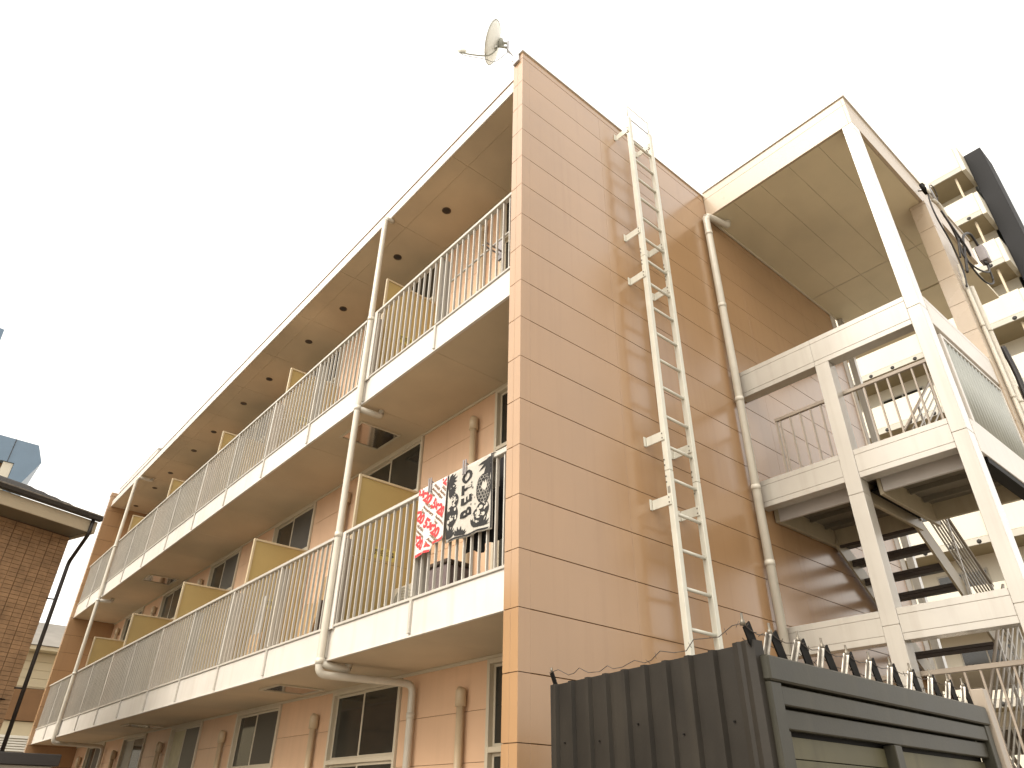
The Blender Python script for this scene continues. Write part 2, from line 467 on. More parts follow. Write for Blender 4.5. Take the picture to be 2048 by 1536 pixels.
# duct covers beside each window
for f in range(3):
    for u in range(6):
        y = UNIT * u + 2.16
        zt = CEIL[f] - 0.27
        bm = bmesh.new()
        bm_tube(bm, [(0, 0, 0), (0, 0, zt - 0.15 - FLOOR[f])], 0.042, 10)
        bm_tube(bm, [(0, 0, zt - 0.17 - FLOOR[f]), (0, 0, zt - 0.03 - FLOOR[f]), (0.01, 0, zt - FLOOR[f])], [0.058, 0.058, 0.045], 10)
        link('duct_cover', mesh_from(bm, 'duct_cover', 'duct', True), apt, (BACK - 0.062, y, FLOOR[f]))

# downlights
for i in range(11):
    y = 2.511 + UNIT * (i // 2) + (1.387 if i % 2 else 0) + 0.003 * (i // 2)
    d = link('downlight', None, apt, (0.647, y, CEIL[2]))
    bm = bmesh.new()
    n = 20
    prof = [(0.068, 0.0), (0.070, -0.008), (0.058, -0.010), (0.053, -0.003)]
    rings = [[bm.verts.new((r * math.cos(6.2832 * j / n), r * math.sin(6.2832 * j / n), z)) for j in range(n)] for r, z in prof]
    for a, b in zip(rings, rings[1:]):
        for j in range(n): bm.faces.new((a[j], a[(j + 1) % n], b[(j + 1) % n], b[j]))
    link('rim', mesh_from(bm, 'rim', 'lamp', True), d, (0.647, y, CEIL[2]))
    bm = bmesh.new()
    bmesh.ops.create_circle(bm, cap_ends=True, segments=20, radius=0.0535)
    link('reflector', mesh_from(bm, 'reflector', 'lampin'), d, (0.647, y, CEIL[2] - 0.0035))  # flat disc, the shade inside the recess is put into its dark colour

# escape hatches in the soffits
for (x0, y0, zc) in ((0.30, 3.63, CEIL[1]), (0.36, 13.2, CEIL[1]), (0.39, 5.05, CEIL[0]), (0.39, 11.6, CEIL[0])):
    hch = link('escape_hatch', None, apt, (x0, y0, zc))
    s = 0.63
    boxes('frame', hch, ['sash'], [((x0, x0 + s), (y0, y0 + 0.03), (zc - 0.02, zc - 0.001)), ((x0, x0 + s), (y0 + s - 0.03, y0 + s), (zc - 0.02, zc - 0.001)),
                                   ((x0, x0 + 0.03), (y0 + 0.0304, y0 + s - 0.0304), (zc - 0.02, zc - 0.001)), ((x0 + s - 0.03, x0 + s), (y0 + 0.0304, y0 + s - 0.0304), (zc - 0.02, zc - 0.001))], 0.002)
    box('lid', hch, 'steel', (x0 + 0.031, x0 + s - 0.031), (y0 + 0.031, y0 + s - 0.031), (zc - 0.010, zc - 0.001), 0.002)

# partitions between the balconies
def text_mesh(body, size, font_space=1.0, bold=0.0):
    c = bpy.data.curves.new('txt', 'FONT')
    c.body = body; c.size = size; c.offset = bold; c.space_character = font_space
    c.resolution_u = 3
    o = bpy.data.objects.new('txt', c)
    COL.objects.link(o)
    dg = bpy.context.evaluated_depsgraph_get()
    me = bpy.data.meshes.new_from_object(o.evaluated_get(dg))
    bpy.data.objects.remove(o); bpy.data.curves.remove(c)
    me.materials.clear()
    return me

ink_me = None
def ink_text():
    global ink_me
    if ink_me is None:
        me = text_mesh('非常の際はここを\n破って隣戸へ避難', 0.036, 1.0, 0.0012)
        for v in me.vertices:
            a, b = v.co.x, v.co.y
            v.co = (a, 0, b)
        me.materials.append(M['ink'])
        ink_me = me
    return ink_me
for f in (1, 2):
    for u in range(1, 6):
        yb = UNIT * u + 0.05 if f else 0
        zf, zt = FLOOR[f] + 0.12, FLOOR[f] + 1.91
        p = link('balcony_partition', None, apt, (0.2, yb, zf))
        x0, x1 = 0.20, BACK - 0.005
        boxes('frame', p, ['partf'], [((x0, x0 + 0.035), (yb - 0.018, yb + 0.018), (zf - 0.1, zt)), ((x1 - 0.03, x1), (yb - 0.018, yb + 0.018), (zf - 0.1, zt)),
                                      ((x0 + 0.0354, x1 - 0.0304), (yb - 0.018, yb + 0.018), (zt - 0.03, zt)), ((x0 + 0.0354, x1 - 0.0304), (yb - 0.018, yb + 0.018), (zf, zf + 0.03))], 0.003)
        zm = FLOOR[f] + 0.88
        for za, zb in ((zf + 0.031, zm - 0.003), (zm + 0.003, zt - 0.031)):
            box('board', p, 'part', (x0 + 0.036, x1 - 0.031), (yb - 0.006, yb + 0.006), (za, zb))
        st = box('sticker', p, 'sticker', (0.50, 0.84), (yb - 0.0085, yb - 0.0065), (zm + 0.035, zm + 0.175))
        link('printed_notice', ink_text(), st, (0.515, yb - 0.0095, zm + 0.118))

# railings: one per storey, with posts and balusters
bal_me = None
for f in (1, 2):
    zb = (None, 3.292, 6.467)[f]; zt = (None, 4.37, 7.58)[f]
    rl = link('balcony_railing', None, apt, (0.09, L0, zb))
    box('top_rail', rl, 'rail', (0.055, 0.118), (L0, L1), (zt - 0.042, zt), 0.006)
    box('bottom_rail', rl, 'rail', (0.066, 0.112), (L0, L1), (zb, zb + 0.028), 0.004)
    for j in range(1, 12):
        y = BE[j]
        wide = (j % 2 == 0)
        pw = 0.026 if not wide else 0.04
        box('post', rl, 'rail', (0.060, 0.108), (y - pw / 2, y + pw / 2), (zb + 0.0285, zt - 0.0425), 0.004)
        box('post_plate', rl, 'plate', (0.112, 0.205), (y - 0.012, y + 0.004), (zb - 0.02, zt - 0.05), 0.002)
        box('fascia_strip', rl, 'rail', (0.058, 0.0815), (y - 0.017, y + 0.017), (zb - (0.30 if f == 1 else 0.325), zb - 0.001), 0.002)
        if j == 2:
            box('post_board', rl, 'white', (0.050, 0.070), (y - 0.105, y - 0.024), (zb - 0.02, zt - 0.01), 0.003)
    for j in range(12):
        a, b = BE[j], BE[j + 1]
        nb = 12
        for i in range(1, nb + 1):
            y = a + (b - a) * i / (nb + 1)
            box('baluster', rl, 'rail', (0.072, 0.098), (y - 0.0068, y + 0.0068), (zb + 0.0284, zt - 0.0424))

# ================================================================== DOWNPIPES
def downpipe(label, pieces, collars, r=0.040, group='rainwater downpipes', m='pipe'):
    t = thing('downpipe', label, 'pipe', pieces[0][-1], group)
    for k, pts in enumerate(pieces):
        tube('pipe_run', t, m, fillet(pts, 0.09), r, 12)
    for (x, y, z, ax) in collars:
        d = Vector(ax) * 0.03
        tube('collar', t, m, [Vector((x, y, z)) - d, Vector((x, y, z)) + d], r + 0.006, 12)
    return t
PX, PY = 0.015, 3.225
downpipe('white downpipe in front of the near balconies, bending back to the wall low down',
         [[(0.14, PY, 9.46), (0.13, PY, 9.405), (PX, PY, 9.395), (PX, PY, 2.82), (1.09, 3.06, 2.82), (1.09, 3.06, 0.0)],
          [(PX, PY, 6.02), (0.36, PY, 6.03), (0.36, PY, 6.13)],
          [(PX, PY, 2.93), (0.36, PY, 2.90), (0.36, PY, 2.98)]],
         [(PX, PY, 7.45, (0, 0, 1)), (PX, PY, 6.02, (0, 0, 1)), (PX, PY, 4.33, (0, 0, 1)), (PX, PY, 2.95, (0, 0, 1)), (1.09, 3.06, 2.5, (0, 0, 1))])
FY = 16.15
downpipe('white downpipe across the far end of the balconies',
         [[(0.42, FY, 9.46), (0.40, FY, 9.36), (PX, FY, 9.36), (PX, FY, 2.84), (1.09, FY, 2.82), (1.09, FY, 0)],
          [(PX, FY, 6.02), (0.33, FY, 6.03), (0.33, FY, 6.13)]],
         [(PX, FY, 7.4, (0, 0, 1)), (PX, FY, 6.02, (0, 0, 1)), (PX, FY, 4.3, (0, 0, 1))], 0.042)
downpipe('cream downpipe on the end wall beside the stair canopy',
         [[(4.05, -0.16, 9.44), (4.05, -0.16, 9.34), (3.60, -0.075, 9.33), (3.60, -0.075, 0.0)]],
         [(3.6, -0.075, 8.95, (0, 0, 1)), (3.6, -0.075, 7.6, (0, 0, 1)), (3.6, -0.075, 6.1, (0, 0, 1)), (3.6, -0.075, 4.9, (0, 0, 1)), (3.6, -0.075, 4.0, (0, 0, 1))], 0.05)

# ================================================================== WALL LADDER
lad = thing('wall_ladder', 'cream steel roof ladder fixed to the orange end wall', 'ladder', (1.98, -0.22, 0))
for xs in (1.755, 2.195):
    for za, zb in ((0.9, 4.50), (4.503, 7.30), (7.303, 9.86)):
        box('stile', lad, 'ladder', (xs - 0.03, xs + 0.03), (-0.25, -0.19), (za, zb), 0.004)
    # grab rails that run up over the parapet
    tube('grab_rail', lad, 'ladder', [(xs, -0.22, 9.84), (xs, -0.22, 10.1), (xs, -0.215, 10.36)], 0.009, 8)
    for zc in (9.60, 7.72, 7.02, 4.88, 4.19):
        b = box('bracket', lad, 'ladder', (xs - 0.042, xs - 0.032) if xs < 2 else (xs - 0.042, xs - 0.032), (-0.235, -0.012), (zc - 0.05, zc + 0.05), 0.002)
        box('bracket_foot', lad, 'ladder', (xs - 0.075, xs - 0.0425), (-0.0118, -0.001), (zc - 0.055, zc + 0.055), 0.002)
        for dz in (-0.025, 0.025):
            box('bolt', lad, 'bolt', (xs - 0.048, xs - 0.0425), (-0.222, -0.210), (zc + dz - 0.006, zc + dz + 0.006))
    for zj in (4.50, 7.30):
        for dz in (-0.12, -0.06, 0.06, 0.12):
            box('bolt', lad, 'bolt', (xs - 0.0365, xs - 0.0305), (-0.207, -0.195), (zj + dz - 0.007, zj + dz + 0.007))
for i in range(24):
    z = 1.224 + 0.3553 * i
    if z > 9.6: break
    tube('rung', lad, 'ladder', [(1.786, -0.22, z), (2.164, -0.22, z)], 0.017, 10)
box('maker_plate', lad, 'label_tape', (1.7225, 1.7245), (-0.235, -0.205), (4.26, 4.33))
tube('cross_bar', lad, 'ladder', [(1.755, -0.22, 10.12), (2.195, -0.22, 10.12)], 0.006, 6)
tube('top_stay', lad, 'galv', [(1.755, -0.22, 9.87), (2.195, -0.22, 9.87)], 0.008, 6)
cb = []
for i in range(40):
    z = 9.55 - i * 0.235
    cb.append((2.02 + 0.012 * math.sin(i * 1.7) + 0.03 * math.sin(i * 0.31), -0.008, z))
tag(tube('wall_cable', None, 'brown_cable', cb, 0.007, 6), 'thin dark cable running down the wall behind the ladder', 'cable')

# ================================================================== STAIR TOWER
ST = thing('stair_tower', 'cream clad outdoor stair tower with flat canopy against the end wall', 'stair tower', (3.75, -2.31, 0))
CX0, CX1, CY = 3.75, 7.98, -2.31
# canopy
def strips(name, parent, m, x, y, zs, gapm='gap'):
    for a, b in zip(zs, zs[1:]):
        box(name, parent, m, x, y, (a + 0.0015, b - 0.0015), 0.002)
cn = link('canopy', None, ST, (CX0, CY, 9.43))
strips('front_fascia', cn, 'cladw', (CX0, CX0 + 0.04), (CY + 0.041, -0.004), (9.43, 9.80, 9.945))
strips('side_fascia', cn, 'cladw', (CX0, CX1), (CY, CY + 0.04), (9.43, 9.80, 9.945))
box('cap', cn, 'white', (CX0 - 0.02, CX1 + 0.02), (CY - 0.02, -0.002), (9.946, 9.965), 0.003)
box('canopy_deck', cn, 'gap', (CX0 + 0.042, CX1 - 0.01), (CY + 0.042, -0.003), (9.452, 9.94))
yy = [CY + 0.042 + (2.31 - 0.046) * i / 5 for i in range(6)]
for a, b in zip(yy, yy[1:]):
    for xa, xb in ((CX0 + 0.042, 6.78), (6.80, CX1 - 0.01)):
        box('soffit_board', cn, 'soffit2', (xa, xb), (a + 0.002, b - 0.002), (9.43, 9.45), 0.001)
box('wall_trim', cn, 'sash', (CX0 + 0.042, CX1 - 0.01), (-0.03, -0.004), (9.405, 9.4295), 0.003)
box('soffit_joiner', cn, 'sash', (6.781, 6.799), (CY + 0.044, -0.03), (9.425, 9.45))

# columns with clad segments
def column(x, y, zs, name='column'):
    c = link(name, None, ST, (x[0], y[0], 0))
    box('core', c, 'gap', (x[0] + 0.006, x[1] - 0.006), (y[0] + 0.006, y[1] - 0.006), (zs[0], zs[-1]))
    for a, b in zip(zs, zs[1:]):
        box('clad_panel', c, 'clad', x, y, (a + 0.0015, b - 0.0015), 0.004)
    return c
column((CX0, CX0 + 0.20), (CY, CY + 0.14), (0, 1.72, 3.20, 4.86, 6.40, 9.30, 9.428))
column((CX0, CX0 + 0.17), (-1.20, -1.035), (0, 1.72, 3.19, 4.54, 6.198))
# beams in the front frame
def beam(x, y, z, name='beam'):
    c = link(name, None, ST, (x[0], y[0], z[0]))
    box('core', c, 'gap', (x[0] + 0.006, x[1] - 0.006), (y[0], y[1]), (z[0] + 0.006, z[1] - 0.006))
    zz = (z[0], z[0] + 0.065, z[1] - 0.065, z[1])
    for a, b in zip(zz, zz[1:]):
        box('clad_panel', c, 'clad', x, y, (a + 0.001, b - 0.001), 0.003)
    return c
BX = (CX0 + 0.006, CX0 + 0.166)
for z in ((6.20, 6.58), (4.70, 5.03), (3.04, 3.34), (1.55, 1.88)):
    if z[0] > 6:
        beam(BX, (CY + 0.142, -1.036), z); beam(BX, (-1.034, -0.004), z)
    else:
        beam(BX, (CY + 0.142, -1.202), z); beam(BX, (-1.033, -0.004), z)
# rear outer pier with siding courses
pier = link('pier', None, ST, (5.87, -2.33, 0))
box('core', pier, 'gap', (5.876, 6.40), (-2.324, -2.12), (0, 9.43))
zz = [9.428] + [9.368 - 0.4575 * i for i in range(21)]
zz = [z for z in zz if z > 0.05] + [0.0]
for a, b in zip(zz[::-1], zz[::-1][1:]):
    box('clad_panel', pier, 'cladw', (5.87, 6.42), (-2.33, -2.115), (a + 0.0015, b - 0.0015), 0.003)
# corridor wall and deck behind the stairs
box('corridor_soffit', ST, 'soffit2', (8.02, 9.2), (-2.2, 1.5), (9.43, 9.50))
for zf in (3.28, 6.43):
    box('landing_floor', ST, 'deck', (7.35, 8.6), (-2.2, -0.02), (zf - 0.10, zf), 0.004)
    box('landing_edge', ST, 'chan', (7.30, 7.348), (-2.2, -0.02), (zf - 0.22, zf + 0.01), 0.004)
box('corridor_post', ST, 'clad', (7.66, 7.76), (-0.11, -0.01), (0, 9.40), 0.004)

# side beams, frosted screens (outer side)
for z in ((6.22, 6.60), (3.06, 3.36)):
    c = link('side_beam', None, ST, (3.95, CY, z[0]))
    box('clad_panel', c, 'white', (3.952, 5.868), (CY - 0.004, CY + 0.15), (z[0], z[1] - 0.062), 0.004)
    box('top_strip', c, 'white', (3.952, 5.868), (CY - 0.004, CY + 0.15), (z[1] - 0.06, z[1]), 0.004)
for zb in (4.70, 1.55):
    c = link('edge_beam', None, ST, (3.95, CY, zb))
    box('clad_panel', c, 'white', (3.952, 5.868), (CY - 0.006, CY + 0.10), (zb - 0.03, zb + 0.34), 0.004)
    box('gutter_channel', c, 'black', (4.1, 5.84), (CY + 0.005, CY + 0.13), (zb - 0.10, zb - 0.032), 0.003)
    s = link('screen', None, ST, (4.2, CY, zb + 0.36))
    xa, xb, za, zt = 4.08, 5.86, zb + 0.345, zb + 1.45
    boxes('frame', s, ['white'], [((xa, xa + 0.06), (CY + 0.0, CY + 0.06), (za, zt)), ((xb - 0.03, xb), (CY + 0.0, CY + 0.06), (za, zt)),
                                  ((xa + 0.0604, xb - 0.0304), (CY + 0.0, CY + 0.05), (zt - 0.03, zt)), ((xa + 0.0604, xb - 0.0304), (CY + 0.0, CY + 0.05), (za, za + 0.03))], 0.003)
    nfl = 16
    bm = bmesh.new()
    pv = None
    for i in range(nfl * 4 + 1):
        x = xa + 0.062 + (xb - xa - 0.094) * i / (nfl * 4)
        y = 0.017 * math.sin(i * math.pi / 2 + 0.4)
        cur = (bm.verts.new((x - xa, y, 0.031)), bm.verts.new((x - xa, y, zt - za - 0.031)))
        if pv: bm.faces.new((pv[0], cur[0], cur[1], pv[1]))
        pv = cur
    me = mesh_from(bm, 'fluted_glass', 'frost', True)
    po = link('fluted_pane', me, s, (xa, CY + 0.022, za))
    sm = po.modifiers.new('thickness', 'SOLIDIFY'); sm.thickness = 0.004

# landings and flights, two storeys alike
def rail_panel(parent, x, ya, yb, z0, z1, n):
    r = link('landing_railing', None, parent, (x, ya, z0))
    box('handrail', r, 'baltread', (x - 0.02, x + 0.02), (ya, yb), (z1 - 0.045, z1), 0.005)
    box('end_post', r, 'baltread', (x - 0.012, x + 0.012), (yb - 0.03, yb - 0.006), (z0, z1 - 0.0455))
    for i in range(n):
        y = ya + (yb - ya) * (i + 0.5) / n
        box('baluster', r, 'baltread', (x - 0.009, x + 0.009), (y - 0.009, y + 0.009), (z0, z1 - 0.0455))

def flight(z_top, x_top, z_bot, x_bot, y0, y1, label, inner):
    fl = link('stair_flight', None, ST, (x_top, y0, z_bot))
    n = 8
    dz = (z_top - z_bot) / n; dx = (x_bot - x_top) / n
    for y in (y0, y1):
        bar('stringer', fl, 'chan', (x_top - 0.05 * (1 if dx > 0 else -1), y, z_top - 0.16), (x_bot, y, z_bot - 0.08), 0.028, 0.24, (0, 1, 0))
    for i in range(n - 1):
        z = z_top - dz * (i + 1); x = x_top + dx * (i + 0.5)
        boxes('tread', fl, ['tread'], [((-0.14, 0.14), (0, y1 - y0 - 0.03), (-0.045, 0.0)), ((-0.145, -0.12), (0, y1 - y0 - 0.03), (-0.09, -0.046))], 0.006, (x, y0 + 0.015, z))
    yr = inner
    g = link('flight_railing', None, ST, (x_top, yr, z_top))
    for h, rr in ((0.95, 0.020), (0.82, 0.012), (0.69, 0.012), (0.56, 0.012), (0.43, 0.012), (0.30, 0.012), (0.17, 0.012)):
        tube('rail', g, 'baltread' if h > 0.9 else 'rail', [(x_top, yr, z_top + h), (x_bot, yr, z_bot + h)], rr, 8)
    for t in (0.02, 0.5, 0.98):
        x = x_top + (x_bot - x_top) * t; z = z_top + (z_bot - z_top) * t
        box('rail_post', g, 'rail', (x - 0.014, x + 0.014), (yr - 0.014, yr + 0.014), (z - 0.15, z + 0.94))

def landing(zf):
    ld = link('half_landing', None, ST, (3.95, -2.2, zf))
    x0, x1 = 3.96, 5.42
    box('deck', ld, 'deck', (x0 + 0.10, x1 - 0.05), (-2.17, -0.05), (zf - 0.05, zf - 0.01))
    box('front_channel', ld, 'lilac', (x0 + 0.06, x0 + 0.098), (-2.17, -1.30), (zf - 0.27, zf - 0.012), 0.004)
    box('front_channel', ld, 'lilac', (x0 + 0.06, x0 + 0.098), (-1.03, -0.07), (zf - 0.27, zf - 0.012), 0.004)
    box('rear_channel', ld, 'chan', (x1 - 0.048, x1), (-2.17, -1.28), (zf - 0.25, zf - 0.012), 0.004)
    box('rear_channel', ld, 'chan', (x1 - 0.048, x1), (-1.05, -0.07), (zf - 0.25, zf - 0.012), 0.004)
    box('wall_channel', ld, 'chan', (x0 + 0.06, x1 + 0.16), (-0.068, -0.012), (zf - 0.27, zf - 0.012), 0.004)
    for y in (-1.275, -1.075):
        box('centre_channel', ld, 'chan', (x0 + 0.06, x1 + 0.05), (y - 0.02, y + 0.02), (zf - 0.30, zf - 0.012), 0.004)
    box('centre_gap_dark', ld, 'black', (x0 + 0.25, x1), (-1.254, -1.096), (zf - 0.16, zf - 0.14))  # black plate stands in for the dark gap between the two channels
    for k in range(3):
        x = x0 + 0.4 + 0.36 * k
        box('deck_rib', ld, 'deck', (x, x + 0.03), (-2.16, -1.31), (zf - 0.11, zf - 0.051))
        box('deck_rib', ld, 'deck', (x, x + 0.03), (-1.03, -0.09), (zf - 0.11, zf - 0.051))
    return ld
for zf, zr in ((4.86, 5.85), (1.71, 2.79)):
    landing(zf)
    rail_panel(ST, 3.955, -2.16, -0.30, zf + 0.17, zr, 14)
    flight(zf, 5.42, zf - 1.57, 7.30, -1.06, -0.07, 'inner', -1.10)       # down to the floor below
    flight(zf + 1.57, 7.30, zf, 5.42, -2.13, -1.26, 'outer', -1.22)       # up to the floor above

# wiring and conduits on the pier
for i, (x, r, zt, zb) in enumerate(((6.06, 0.022, 8.0, 0.0), (6.14, 0.018, 8.3, 0.0), (6.26, 0.035, 7.95, 0.0))):
    c = thing('conduit', ('slim left conduit on the outer stair pier', 'slim middle conduit on the outer stair pier', 'thick right conduit on the outer stair pier')[i], 'conduit', (x, -2.33 - r - 0.01, 0), 'conduits on the stair pier')
    tube('tube', c, 'pipe', [(x, -2.33 - r - 0.01, zb), (x, -2.33 - r - 0.01, zt)], r, 10)
    for z in (1.5, 3.0, 4.6, 6.1, 7.2):
        tube('saddle', c, 'pipe', [(x, -2.33 - r - 0.01, z - 0.02), (x, -2.33 - r - 0.01, z + 0.02)], r + 0.005, 10)
ins = thing('service_bracket', 'cable anchor bracket with black insulators at the canopy corner', 'bracket', (5.75, -2.36, 9.3))
tube('arm', ins, 'galv', [(5.72, -2.335, 9.52), (5.80, -2.46, 9.50), (5.95, -2.46, 9.30)], 0.018, 8)
tube('insulator', ins, 'black', [(5.72, -2.40, 9.60), (5.74, -2.42, 9.50), (5.77, -2.42, 9.42)], [0.03, 0.045, 0.03], 10)
tube('clamp', ins, 'dish', [(5.72, -2.45, 9.53), (5.76, -2.45, 9.40)], 0.022, 8)
def loop(c, r, n=18, tilt=0.0, a0=0, a1=2 * math.pi):
    return [(c[0] + r * math.cos(a0 + (a1 - a0) * i / n), c[1] - tilt * math.sin(a0 + (a1 - a0) * i / n), c[2] + r * math.sin(a0 + (a1 - a0) * i / n)) for i in range(n + 1)]
def spline(pts, n=10):
    pts = [Vector(p) for p in pts]
    P = [pts[0]] + pts + [pts[-1]]
    out = []
    for i in range(1, len(P) - 2):
        for k in range(n):
            t = k / n
            a, b, c, d = P[i - 1], P[i], P[i + 1], P[i + 2]
            out.append(0.5 * ((2 * b) + (c - a) * t + (2 * a - 5 * b + 4 * c - d) * t * t + (3 * b - a - 3 * c + d) * t ** 3))
    out.append(pts[-1])
    return out
tag(tube('coiled_cable', None, 'cable', loop((5.98, -2.46, 9.55), 0.13, 20, 0.02), 0.007, 6), 'small coil of black cable hanging off the canopy corner bracket', 'cable')
wires = [
    ('thin black cable looping down from the canopy corner to the pier conduit', [(5.77, -2.43, 9.42), (5.60, -2.44, 9.10), (5.62, -2.44, 8.80), (5.95, -2.42, 8.55), (6.10, -2.40, 8.20), (6.02, -2.38, 7.85), (6.06, -2.36, 7.90)], 0.008),
    ('black cable in the bundle hanging deepest below the joint box', [(6.05, -2.45, 9.20), (6.20, -2.46, 8.95), (6.35, -2.45, 8.45), (6.55, -2.50, 8.15), (6.85, -2.55, 8.25), (7.00, -2.55, 8.60)], 0.010),
    ('black cable in the bundle crossing under the joint box', [(6.02, -2.45, 9.22), (6.22, -2.47, 8.85), (6.22, -2.45, 8.45), (6.45, -2.50, 8.32), (6.80, -2.56, 8.42), (7.02, -2.55, 8.72)], 0.010),
    ('thick black cable arching over into the top of the joint box', [(6.18, -2.42, 8.15), (6.28, -2.47, 8.55), (6.50, -2.50, 8.98), (6.80, -2.54, 9.18), (6.98, -2.55, 9.02)], 0.014),
    ('short black cable knotted round the bundle near the canopy', [(6.10, -2.46, 9.10), (6.32, -2.50, 8.70), (6.52, -2.48, 8.62), (6.40, -2.46, 8.85), (6.22, -2.46, 8.72), (6.14, -2.42, 8.40)], 0.010)]
for lb, p, r in wires:
    tag(tube('hanging_cable', None, 'cable', spline(p), r * 1.35, 6), lb, 'cable', 'cables at the stair pier')
jb = thing('joint_box', 'grey cable joint box hanging among the black cables', 'box', (7.0, -2.55, 8.7))
box('housing', jb, 'peg', (6.93, 7.10), (-2.61, -2.49), (8.74, 9.02), 0.012)
for dx in (-0.05, 0.05):
    tube('gland', jb, 'cable', [(7.015 + dx, -2.55, 8.66), (7.015 + dx, -2.55, 8.74)], 0.022, 8)
tag(tube('lead_in_cable', None, 'pipe', spline([(5.85, -2.44, 9.33), (6.0, -2.46, 9.30), (6.12, -2.46, 9.15)]), 0.028, 8), 'pale sleeve carrying the cable bundle away from the canopy corner', 'cable sleeve')
tag(tube('cable_bundle', None, 'cable', spline([(6.35, -2.42, 6.95), (6.37, -2.44, 6.5), (6.38, -2.42, 5.9), (6.37, -2.40, 5.4)]), 0.035, 8), 'thick black cable bundle strapped low on the stair pier', 'cable')

# roof aerials
for lb, x, y, h in (('tall thin roof aerial above the canopy edge', 6.2, -0.8, 0.85), ('short thin roof aerial further along the canopy edge', 7.4, -1.0, 0.5)):
    a = thing('roof_aerial', lb, 'aerial', (x, y, 9.965))
    tube('mast', a, 'galv', [(x, y, 9.965), (x, y, 9.965 + h)], 0.012, 6)
    tube('element', a, 'galv', [(x - 0.10, y + 0.1, 9.965 + h * 0.6), (x + 0.10, y - 0.1, 9.965 + h * 0.6)], 0.009, 6)

# ================================================================== SATELLITE DISH
ds = thing('satellite_dish', 'white satellite dish on an arm at the top corner of the end wall', 'satellite dish', (0.0, 0.09, 9.8))
dc = Vector((0.0, 0.53, 10.70))
dn = (Vector((-0.766, 0.643, 0)) * 0.90 + Vector((0.643, 0.766, 0)) * 0.05 + Vector((0, 0, 0.30))).normalized()
du = dn.cross(Vector((0, 0, 1))).normalized(); dv = du.cross(dn).normalized()
if dv.z < 0: dv = -dv
bm = bmesh.new()
n, m_ = 36, 7
rings = []
for i in range(m_ + 1):
    rr = i / m_
    rings.append([bm.verts.new(du * (0.275 * rr * math.cos(6.28318 * j / n)) + dv * (0.315 * rr * math.sin(6.28318 * j / n)) + dn * (0.075 * rr * rr)) for j in range(n)] if i else [bm.verts.new((0, 0, 0))])
for i in range(m_):
    for j in range(n):
        if i == 0: bm.faces.new((rings[0][0], rings[1][j], rings[1][(j + 1) % n]))
        else: bm.faces.new((rings[i][j], rings[i + 1][j], rings[i + 1][(j + 1) % n], rings[i][(j + 1) % n]))
ro = link('reflector', mesh_from(bm, 'reflector', 'dish', True), ds, dc)
so = ro.modifiers.new('thickness', 'SOLIDIFY'); so.thickness = 0.008
rim = [dc + du * (0.277 * math.cos(6.28318 * j / 40)) + dv * (0.317 * math.sin(6.28318 * j / 40)) + dn * 0.075 for j in range(41)]
tube('rim', ds, 'dishg', rim, 0.0045, 6)
bot = dc - dv * 0.31 + dn * 0.05
feed = bot + dn * 0.40 - dv * 0.02
tube('feed_arm', ds, 'dishg', spline([dc - dn * 0.03, dc - dv * 0.2 - dn * 0.02, bot, bot + dn * 0.2 - dv * 0.03, feed]), 0.010, 8)
tube('feed_horn', ds, 'dish', [feed + dv * 0.05 + dn * 0.03, feed + dv * 0.03 - dn * 0.03, feed + dv * 0.03 - dn * 0.09], [0.028, 0.035, 0.028], 10)
tube('bracket_plate', ds, 'dishg', [dc + dv * 0.10 - dn * 0.015, dc - dn * 0.05, dc - dv * 0.14 - dn * 0.015], [0.025, 0.045, 0.025], 8)
mp_ = dc - dn * 0.15 + Vector((0, 0, -0.02))
tube('clamp', ds, 'dishg', [dc - dn * 0.03 + dv * 0.02, mp_ + Vector((0, 0, 0.05))], 0.016, 8)
tube('clamp', ds, 'dishg', [dc - dn * 0.03 - dv * 0.07, mp_ - Vector((0, 0, 0.05))], 0.016, 8)
tube('mast', ds, 'galv', [mp_ + Vector((0, 0, 0.09)), mp_ - Vector((0, 0, 0.12)), (0.02, 0.10, 9.86), (0.02, 0.09, 9.80)], 0.019, 10)
box('wall_clamp', ds, 'galv', (-0.03, 0.05), (0.05, 0.16), (9.74, 9.91), 0.004)
tube('coax', ds, 'cable', spline([feed, feed - dv * 0.05 - dn * 0.1, bot - dv * 0.08, bot - dv * 0.10 - dn * 0.15, mp_ - Vector((0, 0, 0.15))]), 0.004, 5)

